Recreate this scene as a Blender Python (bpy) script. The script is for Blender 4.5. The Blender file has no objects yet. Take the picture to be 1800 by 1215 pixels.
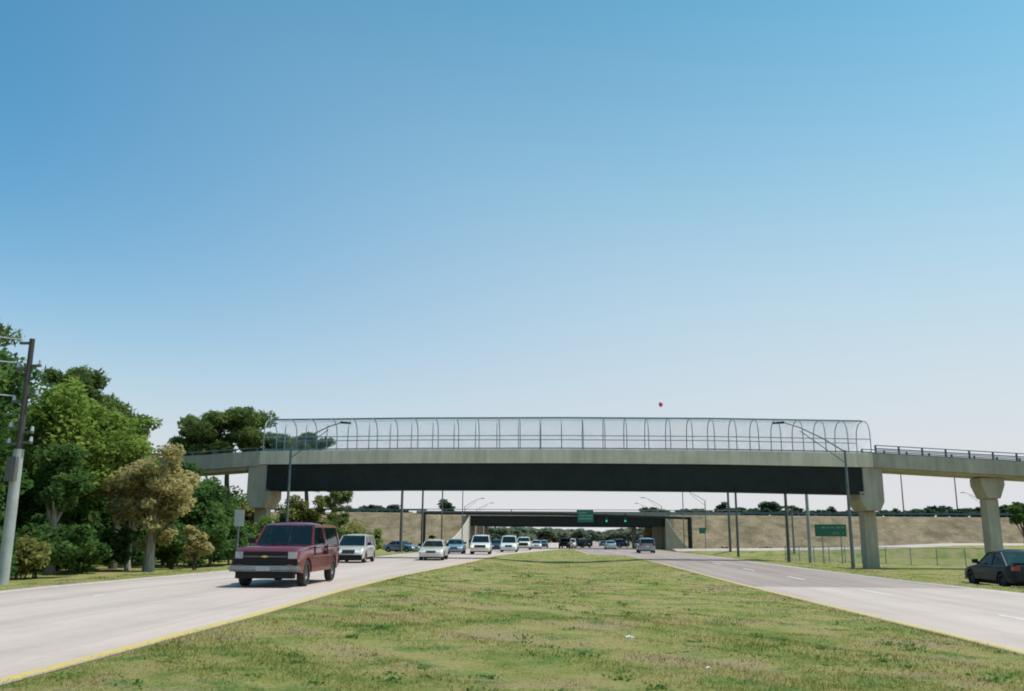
import bpy, math, random
import numpy as np

S = bpy.context.scene
COL = S.collection
R = math.radians
rnd = random.Random(7)

# ------------------------------------------------------------------ camera
CAM_LOC = (0.0, 0.0, 1.8)
FPX, PITCH, ROLL = 1550.0, R(12.1), R(0.35)
YAW = math.atan(85.0 / FPX * math.cos(PITCH))


def _axes():
    cy, sy = math.cos(YAW), math.sin(YAW)
    f = np.array([-sy * math.cos(PITCH), cy * math.cos(PITCH), math.sin(PITCH)])
    r = np.array([cy, sy, 0.0])
    u = np.cross(r, f)
    c, s = math.cos(ROLL), math.sin(ROLL)
    return r * c + u * s, -r * s + u * c, f


AX_R, AX_U, AX_F = _axes()


def at(px, py, Y):
    """world point on the vertical plane at distance Y seen at photo pixel (px, py)"""
    d = (px - 900) / FPX * AX_R - (py - 607.5) / FPX * AX_U + AX_F
    p = np.array(CAM_LOC) + d * (Y / d[1])
    return float(p[0]), float(Y), float(p[2])


from mathutils import Matrix, Vector
cam_d = bpy.data.cameras.new('camera')
cam = bpy.data.objects.new('camera', cam_d)
COL.objects.link(cam)
m = Matrix((AX_R, AX_U, -AX_F)).transposed().to_4x4()
m.translation = CAM_LOC
cam.matrix_world = m
cam_d.sensor_width = 36.0
cam_d.lens = FPX / 1800.0 * 36.0
cam_d.clip_start = 0.1
cam_d.clip_end = 6000
S.camera = cam
S.render.resolution_x, S.render.resolution_y = 1024, 691

# ------------------------------------------------------------------ world, sun, exposure
SUN_EL, SUN_AZ = R(62), R(87)          # azimuth from the road direction (+Y) towards +X
w = bpy.data.worlds.new('World')
S.world = w
w.use_nodes = True
nt = w.node_tree
nt.nodes.clear()
sky = nt.nodes.new('ShaderNodeTexSky')
sky.sky_type = 'NISHITA'
sky.sun_disc = False
sky.sun_elevation = SUN_EL
sky.sun_rotation = SUN_AZ
sky.altitude = 0
sky.air_density = 1.0
sky.dust_density = 1.6
sky.ozone_density = 1.0
SKY_STRENGTH = 0.12


def wmath(op, a, b=None, clamp=False):
    nd = nt.nodes.new('ShaderNodeMath')
    nd.operation = op
    nd.use_clamp = clamp
    for k, q in enumerate((a, b)):
        if q is None: continue
        if isinstance(q, (int, float)):
            nd.inputs[k].default_value = q
        else:
            nt.links.new(q, nd.inputs[k])
    return nd.outputs[0]


# clear blue sky that whitens into a haze towards the horizon, more so on the sun's side
tint = nt.nodes.new('ShaderNodeMix')
tint.data_type = 'RGBA'
tint.blend_type = 'MULTIPLY'
tint.inputs[0].default_value = 1.0
tint.inputs[7].default_value = (0.46, 1.18, 1.24, 1)
nt.links.new(sky.outputs[0], tint.inputs[6])
tcw = nt.nodes.new('ShaderNodeTexCoord')
sepw = nt.nodes.new('ShaderNodeSeparateXYZ')
nt.links.new(tcw.outputs['Generated'], sepw.inputs[0])
elev = wmath('ARCSINE', wmath('MAXIMUM', sepw.outputs[2], 0.0))
dotw = nt.nodes.new('ShaderNodeVectorMath')
dotw.operation = 'DOT_PRODUCT'
nt.links.new(tcw.outputs['Generated'], dotw.inputs[0])
dotw.inputs[1].default_value = (math.sin(SUN_AZ) * math.cos(SUN_EL), math.cos(SUN_AZ) * math.cos(SUN_EL), math.sin(SUN_EL))
mr = nt.nodes.new('ShaderNodeMapRange')
mr.interpolation_type = 'SMOOTHSTEP'
mr.inputs[1].default_value, mr.inputs[2].default_value = -0.05, 0.38
mr.inputs[3].default_value, mr.inputs[4].default_value = R(13.5), R(23.0)
nt.links.new(dotw.outputs['Value'], mr.inputs[0])
mt_ = nt.nodes.new('ShaderNodeMapRange')
mt_.interpolation_type = 'SMOOTHSTEP'
mt_.inputs[1].default_value, mt_.inputs[2].default_value = 0.12, 0.52
nt.links.new(dotw.outputs['Value'], mt_.inputs[0])
tc_ = nt.nodes.new('ShaderNodeMix')
tc_.data_type = 'RGBA'
tc_.inputs[6].default_value = (0.14, 1.02, 1.28, 1)
tc_.inputs[7].default_value = (0.42, 1.25, 1.30, 1)
nt.links.new(mt_.outputs[0], tc_.inputs[0])
nt.links.new(tc_.outputs[2], tint.inputs[7])
haze_f = wmath('EXPONENT', wmath('MULTIPLY', wmath('POWER', wmath('DIVIDE', elev, mr.outputs[0]), 2.0), -1.0))
hz = nt.nodes.new('ShaderNodeMix')
hz.data_type = 'RGBA'
nt.links.new(haze_f, hz.inputs[0])
nt.links.new(tint.outputs[2], hz.inputs[6])
hc = nt.nodes.new('ShaderNodeMix')
hc.data_type = 'RGBA'
he = nt.nodes.new('ShaderNodeMapRange')
he.inputs[1].default_value, he.inputs[2].default_value = R(5), R(24)
nt.links.new(elev, he.inputs[0])
nt.links.new(he.outputs[0], hc.inputs[0])
hc.inputs[6].default_value = (0.74 / SKY_STRENGTH, 0.745 / SKY_STRENGTH, 0.775 / SKY_STRENGTH, 1)
hc.inputs[7].default_value = (0.62 / SKY_STRENGTH, 0.775 / SKY_STRENGTH, 0.84 / SKY_STRENGTH, 1)
nt.links.new(hc.outputs[2], hz.inputs[7])
bg = nt.nodes.new('ShaderNodeBackground')
bg.inputs[1].default_value = SKY_STRENGTH
wo = nt.nodes.new('ShaderNodeOutputWorld')
nt.links.new(hz.outputs[2], bg.inputs[0])
nt.links.new(bg.outputs[0], wo.inputs[0])

sd = bpy.data.lights.new('sun', 'SUN')
sd.energy = 4.2
sd.angle = R(0.53)
sd.color = (1.0, 0.93, 0.83)
sun = bpy.data.objects.new('sun', sd)
COL.objects.link(sun)
sv = Vector((math.sin(SUN_AZ) * math.cos(SUN_EL), math.cos(SUN_AZ) * math.cos(SUN_EL), math.sin(SUN_EL)))
sun.rotation_euler = sv.to_track_quat('Z', 'Y').to_euler()
sun.location = (60, 60, 90)

S.view_settings.view_transform = 'Standard'
S.view_settings.look = 'None'
S.view_settings.gamma = 1.0
S.view_settings.use_curve_mapping = False
S.view_settings.exposure = 0.0
S.cycles.filter_width = 1.9
S.cycles.max_bounces = 6
S.cycles.transparent_max_bounces = 24

# ------------------------------------------------------------------ materials
MATS = {}


def mat(name, c1, c2=None, scale=2.0, rough=0.7, bump=0.0, bscale=None, metal=0.0, coat=0.0, spec=0.5,
        stretch=(1, 1, 1), detail=6.0, emit=None, estr=0.0, lo=0.35, hi=0.65, bdist=0.02, streak=None):
    if name in MATS:
        return MATS[name]
    M = bpy.data.materials.new(name)
    M.use_nodes = True
    n = M.node_tree.nodes
    l = M.node_tree.links
    b = n['Principled BSDF']
    b.inputs['Roughness'].default_value = rough
    b.inputs['Metallic'].default_value = metal
    b.inputs['Specular IOR Level'].default_value = spec
    b.inputs['Coat Weight'].default_value = coat
    b.inputs['Coat Roughness'].default_value = 0.06
    b.inputs['Base Color'].default_value = (*c1, 1)
    if c2 is not None or bump:
        tc = n.new('ShaderNodeTexCoord')
        mp = n.new('ShaderNodeMapping')
        mp.inputs['Scale'].default_value = stretch
        l.new(tc.outputs['Object'], mp.inputs[0])
    if c2 is not None:
        nz = n.new('ShaderNodeTexNoise')
        nz.inputs['Scale'].default_value = scale
        nz.inputs['Detail'].default_value = detail
        nz.inputs['Roughness'].default_value = 0.65
        l.new(mp.outputs[0], nz.inputs['Vector'])
        cr = n.new('ShaderNodeValToRGB')
        cr.color_ramp.elements[0].position = lo
        cr.color_ramp.elements[1].position = hi
        cr.color_ramp.elements[0].color = (*c1, 1)
        cr.color_ramp.elements[1].color = (*c2, 1)
        l.new(nz.outputs[0], cr.inputs[0])
        l.new(cr.outputs[0], b.inputs['Base Color'])
        for st, sc_, dk, p0, p1 in streak or ():
            mp2 = n.new('ShaderNodeMapping')
            mp2.inputs['Scale'].default_value = st
            l.new(tc.outputs['Object'], mp2.inputs[0])
            n2 = n.new('ShaderNodeTexNoise')
            n2.inputs['Scale'].default_value = sc_
            n2.inputs['Detail'].default_value = 7
            n2.inputs['Roughness'].default_value = 0.7
            l.new(mp2.outputs[0], n2.inputs['Vector'])
            r2 = n.new('ShaderNodeValToRGB')
            r2.color_ramp.elements[0].position = p0
            r2.color_ramp.elements[1].position = p1
            r2.color_ramp.elements[0].color = (dk, dk, dk, 1)
            r2.color_ramp.elements[1].color = (1, 1, 1, 1)
            l.new(n2.outputs[0], r2.inputs[0])
            m2 = n.new('ShaderNodeMix')
            m2.data_type = 'RGBA'
            m2.blend_type = 'MULTIPLY'
            m2.inputs[0].default_value = 1
            src = b.inputs['Base Color'].links[0].from_socket
            l.new(src, m2.inputs[6])
            l.new(r2.outputs[0], m2.inputs[7])
            l.new(m2.outputs[2], b.inputs['Base Color'])
    if bump:
        nb = n.new('ShaderNodeTexNoise')
        nb.inputs['Scale'].default_value = bscale or scale * 6
        nb.inputs['Detail'].default_value = 5
        l.new(mp.outputs[0], nb.inputs['Vector'])
        bp = n.new('ShaderNodeBump')
        bp.inputs['Strength'].default_value = bump
        bp.inputs['Distance'].default_value = bdist
        l.new(nb.outputs[0], bp.inputs['Height'])
        l.new(bp.outputs[0], b.inputs['Normal'])
    if emit:
        b.inputs['Emission Color'].default_value = (*emit, 1)
        b.inputs['Emission Strength'].default_value = estr
    MATS[name] = M
    return M


def leaf_mat(name, dark, light, trans=0.35):
    """two-sided leaf: the per-leaf random 'tint' attribute picks the colour, some light passes through"""
    M = bpy.data.materials.new(name)
    M.use_nodes = True
    n = M.node_tree.nodes
    l = M.node_tree.links
    n.remove(n['Principled BSDF'])
    at_ = n.new('ShaderNodeAttribute')
    at_.attribute_name = 'tint'
    cr = n.new('ShaderNodeValToRGB')
    cr.color_ramp.elements[0].color = (*dark, 1)
    cr.color_ramp.elements[1].color = (*light, 1)
    l.new(at_.outputs['Fac'], cr.inputs[0])
    df = n.new('ShaderNodeBsdfDiffuse')
    tr = n.new('ShaderNodeBsdfTranslucent')
    mx = n.new('ShaderNodeMixShader')
    mx.inputs[0].default_value = trans
    l.new(cr.outputs[0], df.inputs[0])
    l.new(cr.outputs[0], tr.inputs[0])
    l.new(df.outputs[0], mx.inputs[1])
    l.new(tr.outputs[0], mx.inputs[2])
    l.new(mx.outputs[0], n['Material Output'].inputs[0])
    MATS[name] = M
    return M


def grass_mat(name, trans=False):
    """mown verge: green with straw patches; colour by world position so blades and soil agree"""
    M = bpy.data.materials.new(name)
    M.use_nodes = True
    n = M.node_tree.nodes
    l = M.node_tree.links
    b = n['Principled BSDF']
    b.inputs['Roughness'].default_value = 0.9
    b.inputs['Specular IOR Level'].default_value = 0.15
    g = n.new('ShaderNodeNewGeometry')
    mp = n.new('ShaderNodeMapping')
    mp.inputs['Scale'].default_value = (1, 1, 0)
    l.new(g.outputs['Position'], mp.inputs[0])

    def noise(sc, det=4, rough=0.6, off=0.0):
        z = n.new('ShaderNodeTexNoise')
        z.inputs['Scale'].default_value = sc
        z.inputs['Detail'].default_value = det
        z.inputs['Roughness'].default_value = rough
        v = n.new('ShaderNodeVectorMath')
        v.inputs[1].default_value = (off, off * 2.3, 0)
        l.new(mp.outputs[0], v.inputs[0])
        l.new(v.outputs[0], z.inputs['Vector'])
        return z.outputs[0]

    def ramp(src, p):
        r = n.new('ShaderNodeValToRGB')
        e = r.color_ramp.elements
        while len(e) < len(p):
            e.new(0.5)
        for i, (x, c) in enumerate(p):
            e[i].position = x
            e[i].color = (*c, 1)
        l.new(src, r.inputs[0])
        return r.outputs[0]

    big = ramp(noise(0.45, 7, 0.68), [(0.36, (0.165, 0.195, 0.046)), (0.45, (0.262, 0.258, 0.074)),
                                (0.53, (0.345, 0.288, 0.112)), (0.61, (0.345, 0.260, 0.145))])
    clump = ramp(noise(0.95, 7, 0.68, 31.0), [(0.52, (0, 0, 0)), (0.68, (1, 1, 1))])
    mx = n.new('ShaderNodeMix')
    mx.data_type = 'RGBA'
    l.new(clump, mx.inputs[0])
    l.new(big, mx.inputs[6])
    mx.inputs[7].default_value = (0.105, 0.190, 0.045, 1)
    fine = ramp(noise(14.0, 7, 0.85, 11.0), [(0.32, (0.50, 0.52, 0.50)), (0.68, (1.36, 1.34, 1.30))])
    mu = n.new('ShaderNodeMix')
    mu.data_type = 'RGBA'
    mu.blend_type = 'MULTIPLY'
    mu.inputs[0].default_value = 1
    l.new(mx.outputs[2], mu.inputs[6])
    l.new(fine, mu.inputs[7])
    l.new(mu.outputs[2], b.inputs['Base Color'])
    if trans:
        av = n.new('ShaderNodeAttribute')
        av.attribute_name = 'tint'
        tr_ = ramp(av.outputs['Fac'], [(0.0, (0.40, 0.48, 0.36)), (0.6, (1.05, 1.05, 1.0)), (1.0, (1.5, 1.35, 1.25))])
        m3 = n.new('ShaderNodeMix')
        m3.data_type = 'RGBA'
        m3.blend_type = 'MULTIPLY'
        m3.inputs[0].default_value = 1
        l.new(mu.outputs[2], m3.inputs[6])
        l.new(tr_, m3.inputs[7])
        mu = m3
        l.new(mu.outputs[2], b.inputs['Base Color'])
        tl = n.new('ShaderNodeBsdfTranslucent')
        l.new(mu.outputs[2], tl.inputs[0])
        ms = n.new('ShaderNodeMixShader')
        ms.inputs[0].default_value = 0.6
        l.new(b.outputs[0], ms.inputs[1])
        l.new(tl.outputs[0], ms.inputs[2])
        l.new(ms.outputs[0], n['Material Output'].inputs[0])
    else:
        bn = noise(22.0, 6, 0.8)
        bp = n.new('ShaderNodeBump')
        bp.inputs['Strength'].default_value = 0.8
        bp.inputs['Distance'].default_value = 0.05
        l.new(bn, bp.inputs['Height'])
        l.new(bp.outputs[0], b.inputs['Normal'])
    MATS[name] = M
    return M


def glass_mat(name, tintc, keep=0.35, rough=0.04):
    M = bpy.data.materials.new(name)
    M.use_nodes = True
    n = M.node_tree.nodes
    l = M.node_tree.links
    b = n['Principled BSDF']
    b.inputs['Base Color'].default_value = (*tintc, 1)
    b.inputs['Roughness'].default_value = rough
    b.inputs['Specular IOR Level'].default_value = 0.5
    t = n.new('ShaderNodeBsdfTransparent')
    t.inputs[0].default_value = (0.6, 0.75, 0.72, 1)
    mx = n.new('ShaderNodeMixShader')
    mx.inputs[0].default_value = keep
    l.new(b.outputs[0], mx.inputs[1])
    l.new(t.outputs[0], mx.inputs[2])
    l.new(mx.outputs[0], n['Material Output'].inputs[0])
    MATS[name] = M
    return M


GRASS = grass_mat('grass_soil')
BLADE = grass_mat('grass_blade', True)
CONC = mat('pale_pavement', (0.480, 0.365, 0.322), (0.570, 0.440, 0.390), 0.35, 0.85, 0.25, 40, stretch=(1.6, 0.12, 1), detail=9,
           streak=[((1.0, 0.012, 1), 0.9, 0.84, 0.38, 0.56), ((1, 1, 1), 0.5, 0.90, 0.30, 0.52), ((1, 1, 1), 9.0, 0.86, 0.25, 0.5)])
ASPH = mat('grey_asphalt', (0.310, 0.226, 0.200), (0.395, 0.298, 0.266), 0.5, 0.88, 0.3, 45, stretch=(1.5, 0.10, 1), detail=9,
           streak=[((1.0, 0.012, 1), 0.9, 0.78, 0.38, 0.56), ((1, 1, 1), 0.4, 0.88, 0.30, 0.52), ((1, 1, 1), 9.0, 0.82, 0.25, 0.5)])
YEL = mat('yellow_paint', (0.46, 0.36, 0.22), (0.58, 0.41, 0.11), 5.0, 0.7, 0.1, 40, lo=0.3, hi=0.55)
WHT = mat('white_paint', (0.52, 0.46, 0.42), (0.74, 0.69, 0.63), 2.5, 0.7)
WEAR = [((1.6, 1.6, 0.10), 1.3, 0.80, 0.36, 0.58), ((1, 1, 1), 0.35, 0.88, 0.35, 0.6)]
BRC = mat('bridge_concrete', (0.350, 0.305, 0.245), (0.450, 0.398, 0.318), 0.8, 0.85, 0.2, 18, stretch=(1, 1, 0.5), detail=8, streak=WEAR)
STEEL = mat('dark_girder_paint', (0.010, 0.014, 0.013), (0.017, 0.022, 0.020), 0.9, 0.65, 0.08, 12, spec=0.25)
GALV = mat('galvanised_steel', (0.15, 0.225, 0.265), (0.21, 0.29, 0.33), 4.0, 0.5, metal=0.2)
RAILM = mat('dark_blue_rail', (0.05, 0.09, 0.115), (0.085, 0.13, 0.155), 6, 0.5, metal=0.3)
POLE = mat('grey_metal_pole', (0.10, 0.12, 0.125), (0.17, 0.19, 0.19), 3, 0.55, metal=0.4)
WOODP = mat('weathered_pole_wood', (0.075, 0.075, 0.070), (0.135, 0.130, 0.120), 3, 0.9, 0.4, 30, stretch=(4, 4, 0.4))
PGREY = mat('pale_pole_concrete', (0.27, 0.28, 0.27), (0.36, 0.37, 0.36), 3, 0.8)
BARK = mat('dark_bark', (0.045, 0.036, 0.028), (0.115, 0.092, 0.070), 3, 0.95, 0.7, 9, stretch=(3, 3, 0.6), bdist=0.05)
BARKP = mat('pale_bark', (0.20, 0.18, 0.145), (0.38, 0.345, 0.28), 2.5, 0.95, 0.6, 9, stretch=(3, 3, 0.6), bdist=0.05)
EMB = mat('dry_slope_grass', (0.180, 0.132, 0.062), (0.350, 0.255, 0.160), 0.38, 0.95, 0.7, 4.0, detail=12, lo=0.34, hi=0.62, bdist=0.5,
          streak=[((1, 1, 1), 0.13, 0.72, 0.36, 0.56), ((1, 1, 1), 5.0, 0.74, 0.30, 0.55), ((0.5, 0.5, 1.6), 0.6, 0.80, 0.35, 0.5)])
SIGNG = mat('sign_green', (0.0, 0.115, 0.075), (0.002, 0.135, 0.09), 2, 0.45)
SIGNW = mat('faded_sign_lettering', (0.17, 0.33, 0.24), (0.26, 0.42, 0.30), 5, 0.6)
ALU = mat('bare_aluminium', (0.40, 0.45, 0.47), (0.47, 0.52, 0.53), 4, 0.5, metal=0.25)
BLACK = mat('black_plastic', (0.010, 0.011, 0.012), None, rough=0.6, spec=0.25)
RUB = mat('tyre_rubber', (0.014, 0.014, 0.014), (0.028, 0.027, 0.026), 10, 0.85)
RIM = mat('wheel_alloy', (0.30, 0.30, 0.30), None, rough=0.3, metal=0.8)
DRIM = mat('dull_grey_rim', (0.045, 0.055, 0.065), None, rough=0.5, metal=0.4)
CHROME = mat('dull_chrome', (0.20, 0.195, 0.18), (0.28, 0.27, 0.245), 5, 0.42, metal=0.45)
LAMP = mat('lamp_glass', (0.62, 0.66, 0.70), None, rough=0.12, coat=1.0)
AMBER = mat('amber_lens', (0.60, 0.16, 0.04), None, rough=0.2, coat=0.6)
REDL = mat('red_lens', (0.26, 0.012, 0.014), None, rough=0.2, coat=0.6)
GOLD = mat('gold_emblem', (0.62, 0.47, 0.14), None, rough=0.3, metal=0.6)
INTER = mat('car_interior', (0.05, 0.05, 0.05), (0.08, 0.078, 0.075), 5, 0.9)
GLASS = glass_mat('car_glass', (0.006, 0.016, 0.021), 0.30)
LENS_ON = mat('lit_green_lens', (0.0, 0.30, 0.16), None, rough=0.3, emit=(0.02, 0.85, 0.42), estr=0.65)
LENS_R = mat('dark_red_lens', (0.06, 0.008, 0.006), None, rough=0.3)
LENS_Y = mat('dark_yellow_lens', (0.07, 0.045, 0.006), None, rough=0.3)
HEAD_ON = mat('lit_headlight', (0.8, 0.7, 0.5), None, rough=0.2, emit=(1.0, 0.80, 0.48), estr=0.9)
BALL = mat('red_balloon_skin', (0.62, 0.05, 0.11), None, rough=0.3, coat=0.4)
PAPER = mat('white_litter', (0.78, 0.78, 0.76), None, rough=0.8)
HEDGE_L = leaf_mat('hedge_leaf', (0.020, 0.038, 0.016), (0.060, 0.085, 0.032))
LEAF_G = leaf_mat('light_green_leaf', (0.11, 0.175, 0.032), (0.31, 0.39, 0.09), 0.5)
LEAF_D = leaf_mat('dark_green_leaf', (0.042, 0.098, 0.03), (0.155, 0.24, 0.066), 0.45)
LEAF_T = leaf_mat('tan_spring_leaf', (0.28, 0.245, 0.095), (0.58, 0.50, 0.24), 0.5)
LEAF_O = leaf_mat('olive_leaf', (0.115, 0.13, 0.038), (0.35, 0.335, 0.11), 0.48)
NEEDLE = leaf_mat('pine_needle', (0.055, 0.100, 0.030), (0.215, 0.270, 0.080), 0.42)
WOODLEAF = leaf_mat('hazed_wood_leaf', (0.110, 0.150, 0.105), (0.260, 0.290, 0.200), 0.45)  # distance haze painted in as a paler, greyer leaf colour
FARLEAF = leaf_mat('far_tree_leaf', (0.045, 0.09, 0.062), (0.125, 0.18, 0.105), 0.35)

# ------------------------------------------------------------------ object helpers


def link(o, parent=None):
    COL.objects.link(o)
    if parent is not None:
        o.parent = parent
    return o


def tag(o, label=None, cat=None, group=None, kind=None):
    if label: o['label'] = label
    if cat: o['category'] = cat
    if group: o['group'] = group
    if kind: o['kind'] = kind
    return o


def thing(name, label, cat, loc=(0, 0, 0), rz=0.0, group=None):
    o = bpy.data.objects.new(name, None)
    o.empty_display_size = 0.2
    o.location = loc
    o.rotation_euler = (0, 0, rz)
    link(o)
    return tag(o, label, cat, group)


class MB:
    """collects simple solids, builds ONE mesh object"""

    def __init__(s):
        s.v = []
        s.f = []

    def add(s, verts, faces):
        k = len(s.v)
        s.v += [tuple(map(float, p)) for p in verts]
        s.f += [tuple(k + i for i in q) for q in faces]
        return s

    def box(s, x0, x1, y0, y1, z0, z1):
        return s.add([(x0, y0, z0), (x1, y0, z0), (x1, y1, z0), (x0, y1, z0), (x0, y0, z1), (x1, y0, z1), (x1, y1, z1), (x0, y1, z1)],
                     [(0, 3, 2, 1), (4, 5, 6, 7), (0, 1, 5, 4), (1, 2, 6, 5), (2, 3, 7, 6), (3, 0, 4, 7)])

    def hexa(s, p):
        return s.add(p, [(0, 3, 2, 1), (4, 5, 6, 7), (0, 1, 5, 4), (1, 2, 6, 5), (2, 3, 7, 6), (3, 0, 4, 7)])

    def prism_xz(s, poly, y0, y1):
        n = len(poly)
        v = [(x, y0, z) for x, z in poly] + [(x, y1, z) for x, z in poly]
        f = [tuple(range(n)), tuple(range(2 * n - 1, n - 1, -1))]
        f += [(i, n + i, n + (i + 1) % n, (i + 1) % n) for i in range(n)]
        return s.add(v, f)

    def tube(s, pts, rad, sides=8, caps=True):
        pts = [Vector(p) for p in pts]
        if not hasattr(rad, '__len__'):
            rad = [rad] * len(pts)
        v = []
        up = None
        for i, p in enumerate(pts):
            t = (pts[min(i + 1, len(pts) - 1)] - pts[max(i - 1, 0)]).normalized()
            if up is None:
                a = t.cross(Vector((0, 0, 1)))
                if a.length < 0.05:
                    a = t.cross(Vector((1, 0, 0)))
                a.normalize()
            else:
                a = (up - t * up.dot(t)).normalized()
            up = a
            b = t.cross(a)
            for k in range(sides):
                q = 2 * math.pi * k / sides
                v.append(p + (a * math.cos(q) + b * math.sin(q)) * rad[i])
        f = []
        for i in range(len(pts) - 1):
            for k in range(sides):
                f.append((i * sides + k, i * sides + (k + 1) % sides, (i + 1) * sides + (k + 1) % sides, (i + 1) * sides + k))
        if caps:
            f.append(tuple(range(sides - 1, -1, -1)))
            f.append(tuple(range((len(pts) - 1) * sides, len(pts) * sides)))
        return s.add(v, f)

    def lathe_x(s, prof, cx, cy, cz, seg=20):
        """prof: list of (x, r) spun round the X axis"""
        n = len(prof)
        v = []
        for k in range(seg):
            q = 2 * math.pi * k / seg
            for x, r in prof:
                v.append((cx + x, cy + r * math.cos(q), cz + r * math.sin(q)))
        f = []
        for k in range(seg):
            for i in range(n - 1):
                f.append((k * n + i, k * n + i + 1, ((k + 1) % seg) * n + i + 1, ((k + 1) % seg) * n + i))
        return s.add(v, f)

    def ball(s, c, r, seg=14, rings=9, sq=(1, 1, 1)):
        v = []
        f = []
        for i in range(rings + 1):
            a = math.pi * i / rings
            for k in range(seg):
                q = 2 * math.pi * k / seg
                v.append((c[0] + r * sq[0] * math.sin(a) * math.cos(q), c[1] + r * sq[1] * math.sin(a) * math.sin(q), c[2] + r * sq[2] * math.cos(a)))
        for i in range(rings):
            for k in range(seg):
                f.append((i * seg + k, i * seg + (k + 1) % seg, (i + 1) * seg + (k + 1) % seg, (i + 1) * seg + k))
        return s.add(v, f)

    def build(s, name, material, parent=None, smooth=False, bevel=0.0):
        me = bpy.data.meshes.new(name)
        me.from_pydata(s.v, [], s.f)
        me.materials.append(material)
        if bevel or smooth:
            import bmesh
            bm = bmesh.new()
            bm.from_mesh(me)
            bmesh.ops.remove_doubles(bm, verts=bm.verts, dist=1e-5)
            if bevel:
                ed = [e for e in bm.edges if len(e.link_faces) == 2 and e.calc_face_angle(0) > 0.5]
                bmesh.ops.bevel(bm, geom=ed, offset=bevel, segments=2, affect='EDGES', clamp_overlap=True)
            bmesh.ops.recalc_face_normals(bm, faces=bm.faces)
            bm.to_mesh(me)
            bm.free()
        if smooth:
            me.polygons.foreach_set('use_smooth', [True] * len(me.polygons))
            try:
                me.set_sharp_from_angle(angle=R(38))
            except Exception:
                pass
        me.update()
        o = bpy.data.objects.new(name, me)
        return link(o, parent)


def np_mesh(name, verts, nper, material, tint=None):
    """verts (N, nper, 3): N separate polygons of nper corners"""
    N = verts.shape[0]
    me = bpy.data.meshes.new(name)
    me.vertices.add(N * nper)
    me.vertices.foreach_set('co', verts.reshape(-1).astype(np.float32))
    me.loops.add(N * nper)
    me.loops.foreach_set('vertex_index', np.arange(N * nper, dtype=np.int32))
    me.polygons.add(N)
    me.polygons.foreach_set('loop_start', np.arange(0, N * nper, nper, dtype=np.int32))
    if tint is not None:
        a = me.attributes.new('tint', 'FLOAT', 'FACE')
        a.data.foreach_set('value', tint.astype(np.float32))
    me.materials.append(material)
    me.update(calc_edges=True)
    return me


# ------------------------------------------------------------------ terrain
def lerp(x, xs, ys):
    return float(np.interp(x, xs, ys))


def z_left(y): return np.interp(y, [25, 60, 80, 260], [0.28, 0.0, 0.0, -1.2])
def z_right(y): return np.interp(y, [60, 80, 260], [0.0, 0.0, -1.2])
def bend(y): return np.where(y > 140, (np.maximum(y, 140) - 140) ** 2 * 0.00026, 0.0)
def left_in(y): return np.interp(y, [0, 17, 35, 75, 102, 130, 142], [-5.65, -5.65, -6.1, -5.5, -3.4, -0.6, 0.3]) + bend(y)
def left_out(y): return np.interp(y, [0, 30, 60, 140], [-14.4, -14.7, -14.8, -14.3]) + bend(y)
def right_in(y): return np.interp(y, [0, 15, 35, 60, 84, 89, 130, 142], [7.45, 7.3, 6.75, 6.5, 6.0, 2.8, 2.2, 1.4]) + bend(y)
def right_out(y): return np.interp(y, [0, 30, 40, 60, 80, 150], [16.1, 15.5, 14.6, 14.2, 14.0, 14.3]) + bend(y)


def sstep(a, b, x):
    t = np.clip((x - a) / (b - a), 0, 1)
    return t * t * (3 - 2 * t)


def hgt(x, y):
    """terrain height under the road surfaces and verges"""
    x = np.asarray(x, float)
    y = np.asarray(y, float)
    li, ri = left_in(y), right_in(y)
    lo_, ro = left_out(y), right_out(y)
    t = np.clip((x - li) / np.maximum(ri - li, 0.1), 0, 1)
    zl, zr = z_left(y), z_right(y)
    z = zl * (1 - t) + zr * t
    sw = np.interp(y, [10, 40, 66, 100, 130], [0.0, 0.12, 0.30, 0.15, 0.0])
    z = z - sw * np.sin(math.pi * t)
    near = np.interp(y, [60, 130, 200], [1.0, 1.0, 0.5])
    z = z - 0.55 * sstep(0.5, 8.0, x - ro) * near
    z = z - 0.20 * sstep(0.3, 5.0, lo_ - x)
    return z


def bumps(x, y):
    return (0.022 * np.sin(x * 2.1 + 1.3 * np.sin(y * 0.9)) * np.sin(y * 1.7 + 0.6) + 0.016 * np.sin(x * 4.3 + y * 3.1) + 0.02 * np.sin(y * 0.45 + x * 0.8))


def grid_mesh(name, xs, ys, zf, material, kind='structure', smooth=True):
    X, Y = np.meshgrid(xs, ys)
    Z = zf(X, Y)
    nx, ny = len(xs), len(ys)
    V = np.stack([X, Y, Z], -1).reshape(-1, 3)
    i = np.arange((nx - 1) * (ny - 1))
    r, c = i // (nx - 1), i % (nx - 1)
    F = np.stack([r * nx + c, r * nx + c + 1, (r + 1) * nx + c + 1, (r + 1) * nx + c], -1)
    me = bpy.data.meshes.new(name)
    me.from_pydata(V.tolist(), [], F.tolist())
    me.materials.append(material)
    if smooth:
        me.polygons.foreach_set('use_smooth', [True] * len(me.polygons))
    o = link(bpy.data.objects.new(name, me))
    tag(o, kind=kind)
    return o


def ground_z(X, Y):
    z = hgt(X, Y)
    inside = np.maximum(np.minimum(X - left_out(Y), left_in(Y) - X), np.minimum(X - right_in(Y), right_out(Y) - X))
    inside = np.where(Y > 140, np.minimum(X - left_out(Y), right_out(Y) - X), inside)
    fine = bumps(X, Y) * np.interp(Y, [60, 140], [1, 0.0]) * sstep(0.0, 0.9, -inside)
    return z + fine - 0.014 + 0.035 * sstep(0.0, 0.3, -inside) - 0.10 * sstep(0.35, 0.8, inside)


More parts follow.
